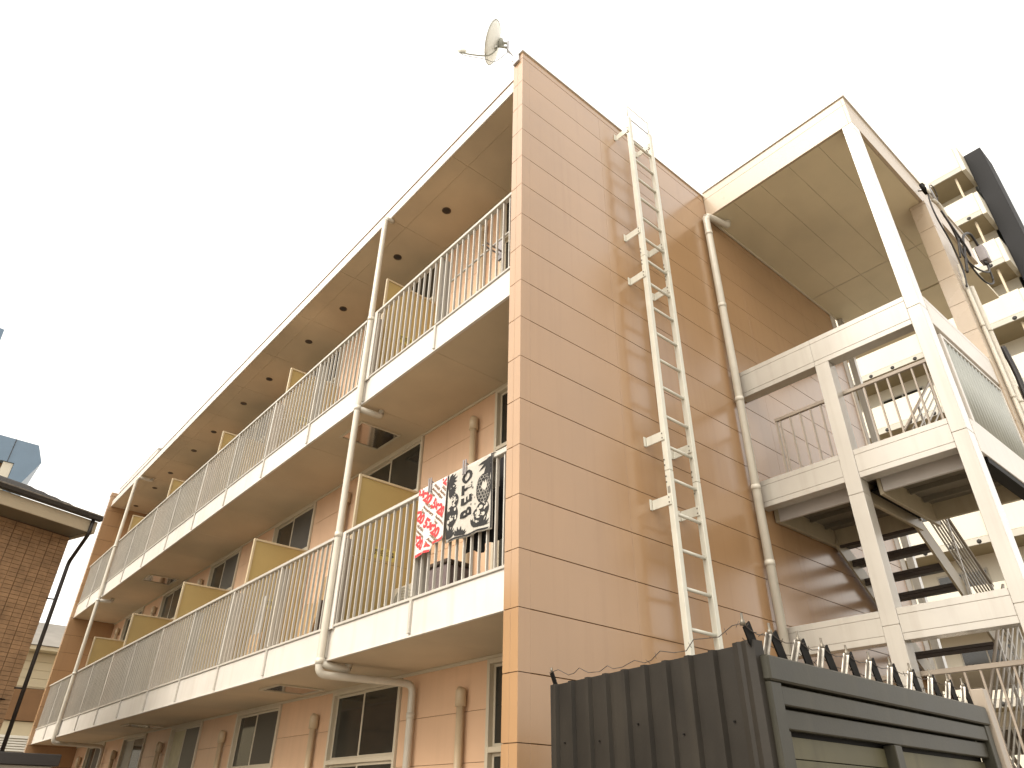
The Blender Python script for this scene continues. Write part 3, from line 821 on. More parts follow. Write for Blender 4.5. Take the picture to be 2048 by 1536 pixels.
# ================================================================== LAUNDRY
def cloth_pt(y, z, ph=0.0, amp=0.010, top=4.372, bot=3.7):
    """x of a cloth hung over the rail at height z"""
    k = max(0.0, (top - z) / (top - bot))
    return 0.046 - amp * (0.4 + k) * math.sin(y * 17 + ph + 2.2 * k) - 0.006 * math.sin(y * 41 + ph)
def towel(name, label, y0, y1, z0f, z1, m, ph, back=True, amp=0.010):
    t = thing(name, label, 'towel', (0.046, (y0 + y1) / 2, z0f(0.5)), 'towels on the railing')
    bm = bmesh.new()
    nu, nv = 26, 22
    grid = []
    for j in range(nv + 1):
        row = []
        for i in range(nu + 1):
            s = i / nu; y = y0 + (y1 - y0) * s
            z = z1 + (z0f(s) - z1) * (j / nv)
            row.append(bm.verts.new((cloth_pt(y, z, ph, amp), y, z)))
        grid.append(row)
    over = []
    for k, (x, z) in enumerate(((0.050, z1 + 0.010), (0.085, z1 + 0.014), (0.122, z1 + 0.006), (0.126, z1 - 0.10), (0.128, z1 - 0.30))):
        over.append([bm.verts.new((x, y0 + (y1 - y0) * i / nu, z)) for i in range(nu + 1)])
    rows = over[::-1] + grid
    for a, b in zip(rows, rows[1:]):
        for i in range(nu):
            bm.faces.new((a[i], b[i], b[i + 1], a[i + 1]))
    o = link('cloth', mesh_from(bm, name, m, True), t, (0, 0, 0))
    sm = o.modifiers.new('thickness', 'SOLIDIFY'); sm.thickness = 0.003; sm.offset = 0
    return t
def decal(parent, name, m, polys, ph, amp, y1, z1, off=0.0045):
    """polys: flat shapes in (s,t): s metres from the left edge of the cloth (seen from the street), t metres down"""
    bm = bmesh.new()
    for pl in polys:
        vv = [bm.verts.new((0, s, -t)) for s, t in pl]
        try: bm.faces.new(vv)
        except ValueError: pass
    bmesh.ops.triangulate(bm, faces=bm.faces)
    for _ in range(2):
        es = [e for e in bm.edges if e.calc_length() > 0.035]
        if es: bmesh.ops.subdivide_edges(bm, edges=es, cuts=1)
    bmesh.ops.triangulate(bm, faces=bm.faces)
    for v in bm.verts:
        y = y1 - v.co.y; z = z1 + v.co.z
        v.co = Vector((cloth_pt(y, z, ph, amp) - off, y, z))
    return link(name, mesh_from(bm, name, m), parent, (0, 0, 0))
def decal_text(parent, body, size, s, t, ang, m, ph, amp, y1, z1, bold=0.0, off=0.0045, name='print', sx=1.0):
    me = text_mesh(body, size, 1.0, bold)
    ca, sa = math.cos(ang), math.sin(ang)
    bm = bmesh.new(); bm.from_mesh(me); bpy.data.meshes.remove(me)
    es = [e for e in bm.edges if e.calc_length() > 0.03]
    if es: bmesh.ops.subdivide_edges(bm, edges=es, cuts=2)
    for v in bm.verts:
        a, b = v.co.x * sx, v.co.y
        ss = s + a * ca - b * sa
        tt = t - (a * sa + b * ca)
        y = y1 - ss; z = z1 - tt
        v.co = Vector((cloth_pt(y, z, ph, amp) - off, y, z))
    return link(name, mesh_from(bm, name, m), parent, (0, 0, 0))
def circ(s, t, r, n=16, k=1.0):
    return [(s + r * math.cos(6.28318 * i / n), t + r * k * math.sin(6.28318 * i / n)) for i in range(n)]

# red and white towel (left)
Y1, Y0, ZT = 1.60, 1.105, 4.372
tw = towel('printed_towel', 'white towel with red numerals pegged over the balcony rail', Y0, Y1, lambda s: 3.705 + (0.05 if s < 0.45 else 0.0) - 0.03 * s, ZT, 'towelw', 0.3)
A = dict(ph=0.3, amp=0.010, y1=Y1, z1=ZT)
def clip_text(*a, **k):
    o = decal_text(*a, **k)
    me = o.data
    bm = bmesh.new(); bm.from_mesh(me)
    lo, hi = Y0 + 0.006, Y1 - 0.006
    for co, no in (((0, lo, 0), (0, -1, 0)), ((0, hi, 0), (0, 1, 0)), ((0, 0, 3.735), (0, 0, -1)), ((0, 0, ZT), (0, 0, 1))):
        bmesh.ops.bisect_plane(bm, geom=bm.verts[:] + bm.edges[:] + bm.faces[:], plane_co=co, plane_no=no, clear_outer=True)
    bm.to_mesh(me); bm.free()
    return o
ang = R(-38)
for s_, t_ in ((-0.03, 0.03), (-0.12, 0.21), (-0.10, 0.47), (0.30, -0.05)):
    clip_text(tw, '5×20 5×20', 0.135, s_, t_, ang, 'red', bold=0.0075, name='red_numerals', **A)
for s_, t_ in ((0.25, 0.02), (0.12, 0.17), (0.34, 0.33), (0.02, 0.38), (0.24, 0.53), (0.40, 0.09)):
    clip_text(tw, 'ARASHI\nAnniversary\nTour', 0.043, s_, t_, ang, 'brownprint', bold=0.0012, name='brown_lettering', **A)
decal(tw, 'red_hem', 'red', [[(0.005, 0.664), (0.26, 0.668), (0.26, 0.690), (0.005, 0.692)]], **A)
decal(tw, 'red_hem', 'red', [[(0.29, 0.600), (0.485, 0.588), (0.485, 0.612), (0.29, 0.622)]], **A)

# black and white towel (right)
Y1, Y0 = 1.085, 0.415
tb = towel('patterned_towel', 'black and white patterned towel with big letters pegged over the balcony rail', Y0, Y1, lambda s: 3.66 + 0.035 * s, ZT, 'towelb', 2.1)
A = dict(ph=2.1, amp=0.010, y1=Y1, z1=ZT)
Wd = Y1 - Y0
decal(tb, 'black_border', 'blackprint', [[(0.0, 0.0), (0.012, 0.0), (0.012, 0.66), (0.0, 0.66)], [(0, 0.655), (Wd, 0.685), (Wd, 0.700), (0, 0.672)], [(Wd - 0.02, 0), (Wd, 0), (Wd, 0.70), (Wd - 0.02, 0.70)]], **A)
for ch, t_ in (('B', 0.505), ('E', 0.380), ('T', 0.272), ('O', 0.172)):
    clip_text(tb, ch, 0.225, 0.372, t_, R(90), 'blackprint', bold=0.008, name='black_letter', sx=0.68, **A)
rng = random.Random(4)
pol = []
# spiky leaves top-left and bottom-left
for cx, cy, a0, a1, rr in ((0.03, 0.08, -1.2, 1.5, 0.13), (0.04, 0.19, -0.6, 1.3, 0.10), (0.07, 0.64, -2.9, -0.3, 0.13), (0.22, 0.67, -2.6, -0.4, 0.10), (0.60, 0.03, 0.2, 2.9, 0.15), (0.55, 0.68, -2.8, -0.3, 0.13)):
    n = 7
    for i in range(n):
        a = a0 + (a1 - a0) * i / (n - 1); w = 0.013
        L = rr * rng.uniform(0.75, 1.1)
        c, s_ = math.cos(a), math.sin(a)
        p = [(cx - s_ * w, cy + c * w), (cx + c * L * 0.5 - s_ * w * 1.2, cy + s_ * L * 0.5 + c * w * 1.2), (cx + c * L, cy + s_ * L), (cx + c * L * 0.5 + s_ * w * 1.2, cy + s_ * L * 0.5 - c * w * 1.2), (cx + s_ * w, cy - c * w)]
        pol.append([(min(max(a_, 0.0), Wd), min(max(b_, 0.0), 0.655)) for a_, b_ in p])
decal(tb, 'black_leaves', 'blackprint', pol, **A)
# blobs with pale spots, and the scaly ball
for pl in (circ(0.100, 0.44, 0.085, 20, 1.25), circ(0.13, 0.30, 0.050, 16, 1.4), circ(0.47, 0.565, 0.10, 20, 0.8), circ(0.555, 0.50, 0.075, 18), circ(0.555, 0.30, 0.095, 26, 1.55), circ(0.60, 0.15, 0.05, 14, 1.6)):
    decal(tb, 'black_blob', 'blackprint', [pl], off=0.0060, **A)
pol = []
for _ in range(60):
    bx, by, br, k = rng.choice(((0.100, 0.44, 0.072, 1.25), (0.13, 0.30, 0.040, 1.4), (0.47, 0.565, 0.085, 0.8), (0.555, 0.50, 0.065, 1.0)))
    a, q = rng.uniform(0, 6.28), math.sqrt(rng.random()) * br
    pol.append(circ(bx + q * math.cos(a), by + q * k * math.sin(a), rng.choice((0.006, 0.009, 0.013, 0.018)), 10))
decal(tb, 'pale_spots', 'towelb', pol, off=0.0078, **A)
pol = []
for i in range(5):
    for j in range(8):
        s = 0.49 + 0.032 * i + (0.016 if j % 2 else 0); t = 0.19 + 0.032 * j
        if ((s - 0.555) / 0.085) ** 2 + ((t - 0.30) / 0.135) ** 2 < 1 and not (0.52 < s < 0.585 and 0.22 < t < 0.30):
            h = [(s + 0.0165 * math.cos(q * 1.0472 + 0.52), t + 0.0165 * math.sin(q * 1.0472 + 0.52)) for q in range(7)]
            for p, q in zip(h, h[1:]):
                dx, dy = q[0] - p[0], q[1] - p[1]; l_ = math.hypot(dx, dy); nx, ny = -dy / l_ * 0.0012, dx / l_ * 0.0012
                pol.append([(p[0] - nx, p[1] - ny), (q[0] - nx, q[1] - ny), (q[0] + nx, q[1] + ny), (p[0] + nx, p[1] + ny)])
decal(tb, 'scale_lines', 'towelb', pol, off=0.0076, **A)
decal(tb, 'pale_patch', 'towelb', [[(0.52, 0.29), (0.535, 0.225), (0.55, 0.25), (0.565, 0.215), (0.575, 0.26), (0.592, 0.235), (0.585, 0.30), (0.555, 0.325)]], off=0.0076, **A)
pol = []
for _ in range(26):
    s, t, q = rng.uniform(0.17, 0.52), rng.uniform(0.05, 0.62), rng.uniform(0.008, 0.016)
    if 0.20 < s < 0.37 and t < 0.56: continue
    pol.append([(s + (q if i % 2 == 0 else q * 0.35) * math.cos(i * 0.7854), t + (q if i % 2 == 0 else q * 0.35) * math.sin(i * 0.7854)) for i in range(8)])
decal(tb, 'black_stars', 'blackprint', pol, **A)

# dark clothes drying behind the rail on a pole
pole = thing('drying_pole', 'thin laundry pole above the near balcony rail holding dark clothes', 'laundry pole', (0.24, 0.8, 4.5))
tube('rod', pole, 'rail', [(0.24, 0.20, 4.50), (0.24, 1.28, 4.52)], 0.013, 8)
box('hook', pole, 'rail', (0.118, 0.245), (0.27, 0.285), (4.36, 4.486), 0.002)
pole2 = thing('drying_pole', 'thin brown laundry pole end beside the front downpipe', 'laundry pole', (0.24, 3.6, 4.47))
tube('rod', pole2, 'brownband', [(0.24, 3.0, 4.47), (0.24, 4.02, 4.44)], 0.012, 8)
pole3 = thing('drying_pole', 'pale laundry pole across the top floor near balcony', 'laundry pole', (0.55, 1.3, 7.70))
tube('rod', pole3, 'rail', [(0.55, 0.25, 7.74), (0.55, 2.35, 7.70)], 0.014, 8)
boxes('holder', pole3, ['peg'], [((0.30, 0.56), (1.00, 1.02), (7.50, 7.515)), ((0.30, 0.56), (1.06, 1.08), (7.50, 7.515)), ((0.545, 0.575), (1.0, 1.08), (7.40, 7.70))], 0.002)
def garment(label, x, y0, y1, z0, z1, m, ph):
    bm = bmesh.new(); nu, nv = 14, 16; rows = []
    for j in range(nv + 1):
        t = j / nv; row = []
        for i in range(nu + 1):
            s = i / nu
            sq = 0.72 + 0.28 * min(1, t * 3)
            y = (y0 + y1) / 2 + (s - 0.5) * (y1 - y0) * sq
            row.append(bm.verts.new((x + 0.022 * math.sin(s * 15 + ph + t) * (0.3 + t), y, z1 + (z0 + 0.03 * math.sin(s * 9 + ph) - z1) * t)))
        rows.append(row)
    for a, b in zip(rows, rows[1:]):
        for i in range(nu): bm.faces.new((a[i], b[i], b[i + 1], a[i + 1]))
    o = link('hanging_garment', mesh_from(bm, 'garment', m, True), None)
    sm = o.modifiers.new('thickness', 'SOLIDIFY'); sm.thickness = 0.006
    return tag(o, label, 'garment', 'clothes drying behind the rail')
garment('black garment hanging lowest behind the patterned towel', 0.24, 0.62, 1.00, 3.62, 4.50, 'blackcloth', 0.4)
garment('black garment hanging behind the rail close to the wall', 0.27, 0.40, 0.60, 3.66, 4.50, 'blackcloth', 2.0)
garment('mauve grey garment hanging nearest the corner of the wall', 0.20, 0.26, 0.42, 3.78, 4.49, 'mauve', 1.1)
def peg(label, y):
    p = thing('clothes_peg', label, 'peg', (0.085, y, 4.37), 'pegs on the rail')
    for dy, dz in ((-0.018, 0.0), (0.018, 0.006)):
        boxes('jaw', p, ['peg'], [((0.028, 0.040), (y + dy - 0.009, y + dy + 0.009), (4.29 + dz, 4.445 + dz)), ((0.128, 0.140), (y + dy - 0.009, y + dy + 0.009), (4.29 + dz, 4.445 + dz))], 0.003)
    tube('spring', p, 'peg', [(0.04, y - 0.02, 4.405), (0.13, y + 0.02, 4.405)], 0.007, 6)
peg('grey plastic peg gripping the red and white towel', 1.40)
peg('grey plastic peg gripping the black and white towel', 0.83)

# clutter on the first floor balcony
def ac_unit(label, x, y, z, w=0.78, h=0.54, m='acunit'):
    a = thing('outdoor_unit', label, 'air conditioner', (x, y, z), 'outdoor units on the balconies')
    box('casing', a, m, (x - 0.13, x + 0.13), (y - w / 2, y + w / 2), (z + 0.06, z + h), 0.012)
    for s in (-1, 1):
        box('foot', a, 'black', (x - 0.15, x + 0.15), (y + s * w * 0.35 - 0.03, y + s * w * 0.35 + 0.03), (z, z + 0.06), 0.004)
    gy = y + 0.10
    for i in range(7):
        r = 0.03 + 0.03 * i
        tube('grille_ring', a, 'dishg', [(x - 0.137, gy + r * math.cos(6.28318 * k / 20), z + h / 2 + 0.03 + r * math.sin(6.28318 * k / 20)) for k in range(21)], 0.004, 5)
ac_unit('beige outdoor unit behind the rail left of the patterned towel', 0.86, 2.75, 3.27, 0.62)
ac_unit('pale outdoor unit on the top floor near balcony', 0.86, 2.75, 6.42, 0.62)
cr = thing('storage_box', 'dark storage box standing on the near balcony floor', 'box', (0.8, 2.15, 3.27))
box('body', cr, 'mauve', (0.66, 0.96), (1.92, 2.40), (3.27, 3.84), 0.012)
box('lid', cr, 'darkwood', (0.64, 0.98), (1.90, 2.42), (3.842, 3.89), 0.01)
def board(label, x, y, z, w, h, m, lean, tilt, th=0.02):
    rot = Matrix.Rotation(lean, 4, 'Y') @ Matrix.Rotation(tilt, 4, 'X')
    o = box('leaning_board', None, m, (x - th / 2, x + th / 2), (y - w / 2, y + w / 2), (z, z + h), 0.002, rot)
    return tag(o, label, 'board', 'boards leaning on the balcony')
board('tall plywood board leaning behind the rail next to the downpipe', 0.45, 4.15, 3.29, 0.60, 0.95, 'wood', R(8), R(-8))
board('short plywood board with a bent corner low behind the rail', 0.36, 4.48, 3.29, 0.45, 0.55, 'wood', R(6), R(9))
board('dark timber plank leaning closest to the downpipe', 0.34, 3.62, 3.29, 0.16, 0.85, 'darkwood', R(5), R(-16), 0.03)
board('narrow dark timber strip leaning beside the plywood', 0.30, 4.02, 3.29, 0.07, 0.50, 'darkwood', R(5), R(-10), 0.03)
board('pale cardboard sheet standing behind the rail further along', 0.34, 6.05, 3.29, 0.42, 0.42, 'wood', R(5), R(3))
board('narrow grey board standing upright behind the second wide post', 0.40, 6.15, 3.29, 0.20, 0.98, 'plate', R(3), R(-2))

# ================================================================== FENCE AND GATE
FA, FB = Vector((-0.42, -2.16, 0)), Vector((-0.205, -0.595, 0))
fen = thing('corrugated_fence', 'dark brown corrugated metal fence in front of the end wall', 'fence', FA)
fd = (FB - FA); FL = fd.length; fd.normalize(); fnrm = Vector((-fd.y, fd.x, 0))   # towards the street
if fnrm.x > 0: fnrm = -fnrm
NR = 9
pw = (FL - 0.10) / NR
bm = bmesh.new()
prof = [(0, 0), (pw * 0.70, 0), (pw * 0.76, 0.024), (pw * 0.94, 0.024), (pw, 0)]
FT = 2.30
lo = [bm.verts.new((a, b, 0.05)) for a, b in prof]; hi = [bm.verts.new((a, b, FT)) for a, b in prof]
for i in range(len(prof) - 1): bm.faces.new((lo[i], lo[i + 1], hi[i + 1], hi[i]))
pme = mesh_from(bm, 'fence_panel', 'fence')
rotF = Matrix(((fd.x, fnrm.x, 0, 0), (fd.y, fnrm.y, 0, 0), (0, 0, 1, 0), (0, 0, 0, 1)))
for i in range(NR):
    o = link('fence_panel', pme, fen, FA + fd * (0.10 + pw * i), rotF)
    so = o.modifiers.new('thickness', 'SOLIDIFY'); so.thickness = 0.002
    for zz_ in (1.98, 0.9):
        if i % 2 == 0: box('screw', fen, 'black', *[(c - 0.004, c + 0.004) for c in (FA + fd * (0.10 + pw * (i + 0.4)) + fnrm * 0.004 + Vector((0, 0, zz_ + 0.04 * math.sin(i * 2))))])
# corner post: several folded edges
bm = bmesh.new()
prof = [(-0.02, -0.05), (-0.02, 0.012), (0.012, 0.030), (0.045, 0.022), (0.060, 0.032), (0.095, 0.026), (0.100, 0.0)]
lo = [bm.verts.new((a, b, 0.0)) for a, b in prof]; hi = [bm.verts.new((a, b, FT + 0.01 - 0.02 * a)) for a, b in prof]
for i in range(len(prof) - 1): bm.faces.new((lo[i], lo[i + 1], hi[i + 1], hi[i]))
o = link('corner_flashing', mesh_from(bm, 'corner_flashing', 'fence'), fen, FA, rotF)
so = o.modifiers.new('thickness', 'SOLIDIFY'); so.thickness = 0.004
o = box('end_post', fen, 'fence', (FB.x - 0.02, FB.x + 0.02), (FB.y - 0.02, FB.y + 0.02), (0, FT), 0.003)

# gate, along +x from the corner
GX0, GX1, GY, GT = -0.40, 2.15, -2.17, 2.245
gt_ = thing('steel_gate', 'dark grey steel gate with rails topped by barbed wire brackets', 'gate', (GX0, GY, 0))
box('gate_post', gt_, 'gate', (GX0, GX0 + 0.09), (GY - 0.04, GY + 0.04), (0, GT - 0.112), 0.004)
box('gate_post', gt_, 'gate', (GX1 - 0.08, GX1), (GY - 0.04, GY + 0.04), (0, GT - 0.112), 0.004)
box('top_beam', gt_, 'gate', (GX0 - 0.005, GX1 + 0.005), (GY - 0.05, GY + 0.05), (GT - 0.11, GT), 0.008)
box('header', gt_, 'gate', (GX0 + 0.091, GX1 - 0.081), (GY - 0.035, GY + 0.03), (GT - 0.205, GT - 0.122), 0.005)
box('second_rail', gt_, 'gate', (GX0 + 0.092, GX1 - 0.082), (GY - 0.012, GY + 0.035), (GT - 0.30, GT - 0.215), 0.005)
box('leaf_post', gt_, 'gate', (GX0 + 0.092, GX0 + 0.15), (GY - 0.012, GY + 0.03), (0.06, GT - 0.305), 0.004)
box('mid_post', gt_, 'gate', (0.72, 0.80), (GY - 0.03, GY + 0.035), (0.06, GT - 0.305), 0.004)
for xa, xb in ((GX0 + 0.155, 0.717), (0.803, GX1 - 0.083)):
    for za, zb in ((GT - 0.41, GT - 0.322), (1.35, GT - 0.414), (0.08, 1.346)):
        box('leaf_panel', gt_, 'gatep', (xa, xb), (GY + 0.028, GY + 0.033), (za, zb), 0.001)
box('gap_shade_sheet', gt_, 'black', (GX0 + 0.09, GX1 - 0.08), (GY + 0.042, GY + 0.048), (0.08, GT - 0.115))  # black sheet added so the gaps between the rails read as shade
box('end_board', gt_, 'baltread', (GX1 + 0.02, GX1 + 0.10), (GY - 0.06, GY + 0.02), (0, 2.36), 0.004)
# barbed wire brackets
NB = 11
BRX = (-0.506, -0.279, -0.039, 0.205, 0.448, 0.703, 0.96, 1.204, 1.49, 1.74, 1.98)
tops = []
for i in range(NB):
    x = BRX[i]
    b = thing('wire_bracket', 'angled barbed wire bracket on the gate, number %d counting from the fence corner' % (i + 1) if False else '', 'bracket', (x, GY, GT), 'barbed wire brackets on the gate')
    words = ('first', 'second', 'third', 'fourth', 'fifth', 'sixth', 'seventh', 'eighth', 'ninth', 'tenth', 'eleventh')
    b['label'] = '%s angled barbed wire bracket on the gate counting from the fence corner' % words[i]
    jit = random.uniform(-0.012, 0.012)
    top = Vector((x + jit, GY - 0.015, GT + (0.115 if i else 0.125)))
    bar('black_arm', b, 'black', (x + 0.125, GY + 0.012, GT), top + Vector((0.036, 0.006, 0.002)), 0.058, 0.008, (1, 0, 0))
    if i:
        bar('silver_arm', b, 'silver', (x - 0.066, GY - 0.005, GT), top + Vector((-0.022, -0.003, -0.012)), 0.046, 0.006, (1, 0, 0))
        bar('silver_flange', b, 'silver', (x - 0.066, GY - 0.016, GT), top + Vector((-0.022, -0.014, -0.012)), 0.006, 0.014, (1, 0, 0))
    tube('insulator', b, 'bolt', [top + Vector((0, 0, -0.01)), top + Vector((0, 0, 0.012)), top + Vector((0, 0, 0.016)), top + Vector((0, 0, 0.045))], [0.014, 0.011, 0.006, 0.006], 8)
    tops.append(top)
ltop = FB + fnrm * 0.02 + Vector((0, 0, FT + 0.07))
lb = thing('wire_bracket', 'lone black barbed wire bracket at the low end of the corrugated fence', 'bracket', (FB.x, FB.y, FT), 'barbed wire brackets on the gate')
bar('black_arm', lb, 'black', (FB.x, FB.y - 0.02, FT - 0.02), ltop, 0.03, 0.010, (0, 1, 0.3))
tube('insulator', lb, 'bolt', [ltop, ltop + Vector((0, 0, 0.03))], 0.007, 6)
def barbed(label, a, pts):
    w = thing('barbed_wire', label, 'barbed wire', a, 'strands of barbed wire')
    tube('strand', w, 'wire', pts, 0.0022, 5)
    d0 = 0.0
    for p, q in zip(pts, pts[1:]):
        if random.random() < 0.45:
            c = (Vector(p) + Vector(q)) / 2
            t = Vector((random.uniform(-1, 1), random.uniform(-1, 1), random.uniform(-1, 1))).normalized() * 0.016
            tube('barb', w, 'wire', [c - t, c + t], 0.0016, 4)
pts = []
for a, b in zip(tops, tops[1:]):
    for k in range(4):
        t = k / 4
        pts.append(a.lerp(b, t) + Vector((0, 0, -0.03 * math.sin(math.pi * t))))
pts.append(tops[-1])
barbed('upper strand of barbed wire strung between the gate bracket tops', tops[0], pts)
pts2 = [p + Vector((0.01, 0.02, -0.055 + random.uniform(-0.012, 0.012))) for p in pts]
barbed('lower strand of barbed wire strung through the gate brackets', tops[0], pts2)
pts = []
for k in range(21):
    t = k / 20
    p = tops[0].lerp(ltop, t)
    pts.append(p + Vector((0.02 * math.sin(t * 30), 0.0, -0.06 * math.sin(math.pi * t) + 0.018 * math.sin(t * 41))))
barbed('slack barbed wire along the top of the corrugated fence', tops[0], pts)

# ================================================================== HOUSE ON THE LEFT
def frame_at(p, deg):
    return Matrix.Translation(Vector(p)) @ Matrix.Rotation(R(deg), 4, 'Z')
F = frame_at((-1.77, 10.15, 0), 20)      # wall corner; local +x runs along the eave to the right, wall runs to -x
hs_ = thing('tiled_house', 'neighbouring house with brown tiled wall and dark slate eave', 'house')
EZ = 5.66
box('wall', hs_, 'grout', (-9.0, -0.005), (0.012, 6.0), (0, EZ + 0.1))
bm = bmesh.new()
rg = random.Random(9)
tz, tx = 0.066, 0.150
nz = int((EZ - 0.9) / tz)
for r in range(nz):
    z = EZ - (r + 1) * tz
    x = -0.002
    c = 0
    while x > -3.6:
        w_ = tx - 0.006
        dy = rg.uniform(-0.002, 0.002)
        bm_box(bm, (x - w_, x), (-0.004 + dy, 0.0115), (z + 0.003, z + tz - 0.003))
        x -= tx + (0.006 if c % 2 else 0.0)
        c += 1
to = link('tile_cladding', mesh_from(bm, 'tile_cladding', 'tile'), hs_)
to['kind'] = 'stuff'
box('lower_wall', hs_, 'tile', (-9.0, -3.65), (0.0, 0.0115), (0, EZ))
OV = 0.62
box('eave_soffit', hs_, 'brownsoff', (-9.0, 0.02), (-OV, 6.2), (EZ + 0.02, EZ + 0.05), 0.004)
box('fascia_board', hs_, 'eave', (-9.0, 0.05), (-OV - 0.03, -OV - 0.001), (EZ - 0.02, EZ + 0.19), 0.004)
box('fascia_board', hs_, 'eave', (0.021, 0.05), (-OV, 6.2), (EZ - 0.02, EZ + 0.19), 0.004)
gu = link('gutter', None, hs_, (0, -OV - 0.09, EZ + 0.2))
box('trough', gu, 'gutter', (-9.0, 0.07), (-OV - 0.13, -OV - 0.035), (EZ + 0.19, EZ + 0.28), 0.015)
box('trough_lip', gu, 'silver', (-9.0, 0.06), (-OV - 0.137, -OV - 0.131), (EZ + 0.265, EZ + 0.285), 0.002)
for k in range(6):                               # courses of slates, each set back and up
    yb_ = -OV - 0.10 + 0.17 * k; zb_ = EZ + 0.30 + 0.082 * k
    rowt = link('slate_course', None, hs_, (0, yb_, zb_))
    xr = 0.06 - 0.16 * k
    x = xr
    while x > -4.0:
        wv = 0.455
        o = box('slate', rowt, 'slate', (x - wv + 0.004, x), (yb_, yb_ + 0.30), (zb_, zb_ + 0.016), 0.0, Matrix.Rotation(R(25), 4, 'X'))
        x -= wv
box('roof_body', hs_, 'slate', (-9.0, -0.1), (0.3, 6.0), (EZ + 0.06, EZ + 0.28))
dp = link('downpipe', None, hs_, (0.14, -0.05, 0))
tube('pipe_run', dp, 'gutter', fillet([(-0.06, -OV - 0.06, EZ + 0.2), (-0.06, -OV - 0.06, EZ - 0.06), (0.10, -0.06, EZ - 0.42), (0.10, -0.06, 0)], 0.08), 0.032, 8)
for z in (4.6, 3.2, 1.8): tube('clip', dp, 'gutter', [(0.10, -0.06, z), (-0.02, 0.0, z)], 0.012, 6)
vt = box('wall_vent', hs_, 'eave', (-1.02, -0.86), (-0.05, -0.005), (2.6, 2.72), 0.01)
tube('wall_cable', hs_, 'gutter', [(-3.5, -0.012, 3.05), (-0.1, -0.012, 3.02)], 0.010, 6)

F = Matrix.Identity(4)
# blue-grey roof structures further left
bl = thing('blue_trimmed_building', 'far building with blue-grey chamfered eave showing above the tiled house', 'building', (-6, 33, 0))
bm = bmesh.new()
prof = [(-1.78, 14.55), (-1.46, 13.85), (-2.05, 12.35), (-2.35, 12.35), (-2.35, 13.55), (-16.0, 13.55), (-16.0, 14.75)]
a = [bm.verts.new((x, 29.0, z)) for x, z in prof]; b = [bm.verts.new((x, 37.0, z)) for x, z in prof]
bm.faces.new(a[::-1]); bm.faces.new(b)
for i in range(len(prof)): bm.faces.new((a[i], a[(i + 1) % len(prof)], b[(i + 1) % len(prof)], b[i]))
link('eave_band', mesh_from(bm, 'eave_band', 'blue'), bl)
box('wall', bl, 'cream', (-15.5, -2.36), (29.6, 36.5), (0, 13.54))
box('pier', bl, 'farwall', (-2.72, -2.36), (29.05, 29.59), (0, 13.54), 0.01)
box('mullion', bl, 'farwall', (-3.02, -2.86), (29.2, 29.59), (0, 13.0), 0.01)
box('band', bl, 'brownband', (-15.5, -2.73), (29.3, 29.59), (13.1, 13.54), 0.01)
for x in (-2.6, -3.6, -4.6, -5.6):
    box('panel_joint', bl, 'gutter', (x - 0.012, x + 0.012), (28.985, 28.998), (13.56, 14.56))
tw2 = thing('blue_rooftop_box', 'blue-grey rooftop box cut off by the left edge above the tiled house', 'building', (-8, 38, 0))
bm = bmesh.new()
prof = [(-4.95, 24.0), (-4.75, 20.85), (-5.3, 20.2), (-12, 20.2), (-12, 24.6)]
a = [bm.verts.new((x, 38.0, z)) for x, z in prof]; b = [bm.verts.new((x, 44.0, z)) for x, z in prof]
bm.faces.new(a[::-1]); bm.faces.new(b)
for i in range(len(prof)): bm.faces.new((a[i], a[(i + 1) % len(prof)], b[(i + 1) % len(prof)], b[i]))
link('cladding', mesh_from(bm, 'cladding', 'blue'), tw2)
box('tower', tw2, 'cream', (-12, -6.0), (38.2, 44), (0, 20.19))

# house seen in the slot between the tiled house and the block
fh = thing('cream_house', 'cream house with grey roof glimpsed between the tiled house and the block', 'house', (0.5, 26, 0))
HX0, HX1, HY = -3.2, 3.6, 26.0
box('upper_wall', fh, 'cream', (HX0, HX1), (HY, 32), (5.02, 6.15))
for i in range(4):
    z = 5.06 + 0.265 * i
    box('siding_board', fh, 'cream', (HX0 - 0.02, HX1), (HY - 0.022, HY - 0.001), (z, z + 0.255), 0.004)
box('band', fh, 'brownband', (HX0, HX1), (HY - 0.06, 31.9), (4.02, 5.0), 0.01)
box('lower_wall', fh, 'cream', (HX0, HX1), (HY + 0.01, 31.9), (0, 4.0))
box('eave', fh, 'cream', (HX0 - 0.3, HX1), (HY - 0.5, HY + 0.3), (6.16, 6.30), 0.01)
bm = bmesh.new()
q = [(HX0 - 0.4, HY - 0.55, 6.31), (HX1, HY - 0.55, 6.31), (HX1, HY + 2.6, 7.6), (HX0 - 0.4, HY + 2.6, 7.6), (HX0 - 0.4, HY + 2.6, 6.31), (HX1, HY + 2.6, 6.31)]
v = [bm.verts.new(p) for p in q]
for f_ in ((0, 1, 2, 3), (0, 3, 4), (1, 5, 2), (3, 2, 5, 4), (0, 4, 5, 1)): bm.faces.new([v[i] for i in f_])
link('roof', mesh_from(bm, 'roof', 'roofgrey'), fh)
lv = link('shutter', None, fh, (0, HY, 2))
for i in range(14):
    z = 2.45 + 0.075 * i
    box('slat', lv, 'dish', (HX0 + 0.1, HX1 - 0.4), (HY - 0.05, HY - 0.005), (z, z + 0.052), 0.004)
box('shutter_head', lv, 'dish', (HX0 + 0.1, HX1 - 0.4), (HY - 0.07, HY - 0.005), (3.50, 3.58), 0.004)

bw = thing('boundary_wall', 'low grey rendered boundary wall with dark coping at the bottom left', 'wall', (-5, 7.9, 0))
box('body', bw, 'concrete', (-9.0, -1.32), (7.9, 8.05), (0, 2.06), 0.006)
box('top_band', bw, 'gutter', (-9.0, -1.25), (7.86, 8.09), (2.063, 2.20), 0.006)  # dark band along the top of the wall

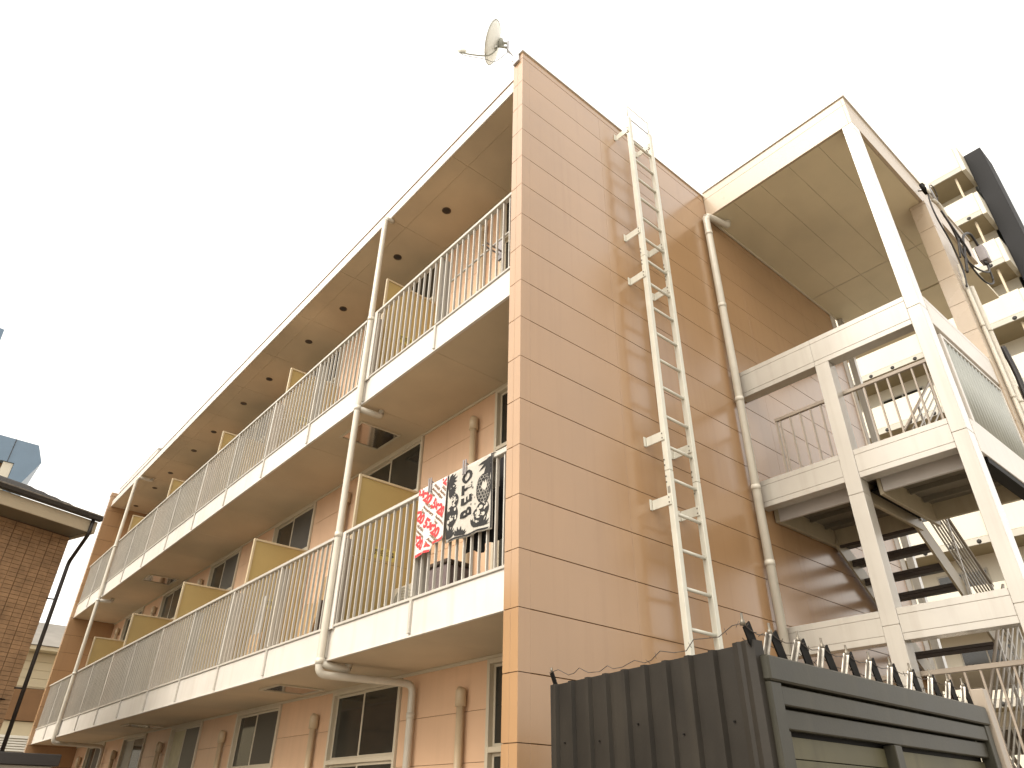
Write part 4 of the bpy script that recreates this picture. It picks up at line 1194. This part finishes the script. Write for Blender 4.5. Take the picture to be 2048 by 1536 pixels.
# ================================================================== PALE APARTMENT BLOCK ON THE RIGHT
wb = thing('pale_apartment_block', 'tall pale apartment block with projecting balconies behind the stair tower', 'building', (27, 5, 0))
WX = 25.4          # balcony front plane
yE = -0.60         # right-hand end of the balconies
box('main_wall', wb, 'farwall', (WX + 1.5, WX + 11), (yE + 0.05, 16), (0, 27.6))
SH = 2.68
z = 26.3
n = 0
while z > 1.0:
    s = link('balcony', None, wb, (WX, yE, z))
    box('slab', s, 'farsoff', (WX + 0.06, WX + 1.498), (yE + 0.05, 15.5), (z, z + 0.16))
    box('edge', s, 'fargrey', (WX, WX + 0.058), (yE + 0.05, 15.5), (z - 0.03, z + 0.22), 0.01)
    box('parapet', s, 'farwall', (WX + 0.004, WX + 0.12), (yE + 0.05, 15.5), (z + 0.225, z + (1.25 if n else 1.45)), 0.01)
    box('end_parapet', s, 'farwall', (WX + 0.004, WX + 1.49), (yE - 0.12, yE + 0.045), (z - 0.06, z + (1.2 if n else 1.45)), 0.01)
    if n:
        for k in range(9):
            tube('drain_hole', s, 'hole', [(WX - 0.004, yE + 0.55 + 0.95 * k, z + 0.07), (WX + 0.02, yE + 0.55 + 0.95 * k, z + 0.07)], 0.085, 12)
        tube('drain_pipe', s, 'eave', [(WX + 0.25, yE + 0.42, z + 0.23), (WX + 0.25, yE + 0.42, z + 2.60)], 0.05, 8)
        for k in range(4):
            yk = yE + 1.5 + 3.3 * k
            w_ = link('window', None, wb, (WX + 1.49, yk, z + 0.2))
            box('frame', w_, 'fargrey', (WX + 1.45, WX + 1.498), (yk, yk + 1.8), (z + 0.2, z + 2.2), 0.01)
            for q_ in range(2):
                box('pane', w_, 'glass', (WX + 1.43, WX + 1.449), (yk + 0.06 + 0.87 * q_, yk + 0.87 + 0.87 * q_), (z + 0.28, z + 2.12))
    z -= SH; n += 1
tube('rain_pipe', wb, 'dishg', [(WX - 0.06, 3.3, 0), (WX - 0.06, 3.3, 25.0)], 0.07, 10)
dk = thing('charcoal_tower', 'charcoal fin wall with pale blue glazed side at the right edge', 'building', (28, -1.4, 0))
box('fin', dk, 'dark', (WX + 0.9, WX + 2.4), (-1.42, yE - 0.125), (0, 27.75), 0.02)
box('glazed_side', dk, 'sky_glass', (WX + 2.42, WX + 12), (-1.40, -0.75), (0, 27.4))
for k in range(9):
    box('transom', dk, 'farwall', (WX + 2.42, WX + 12), (-1.43, -1.405), (1.0 + 2.68 * k, 1.25 + 2.68 * k), 0.01)
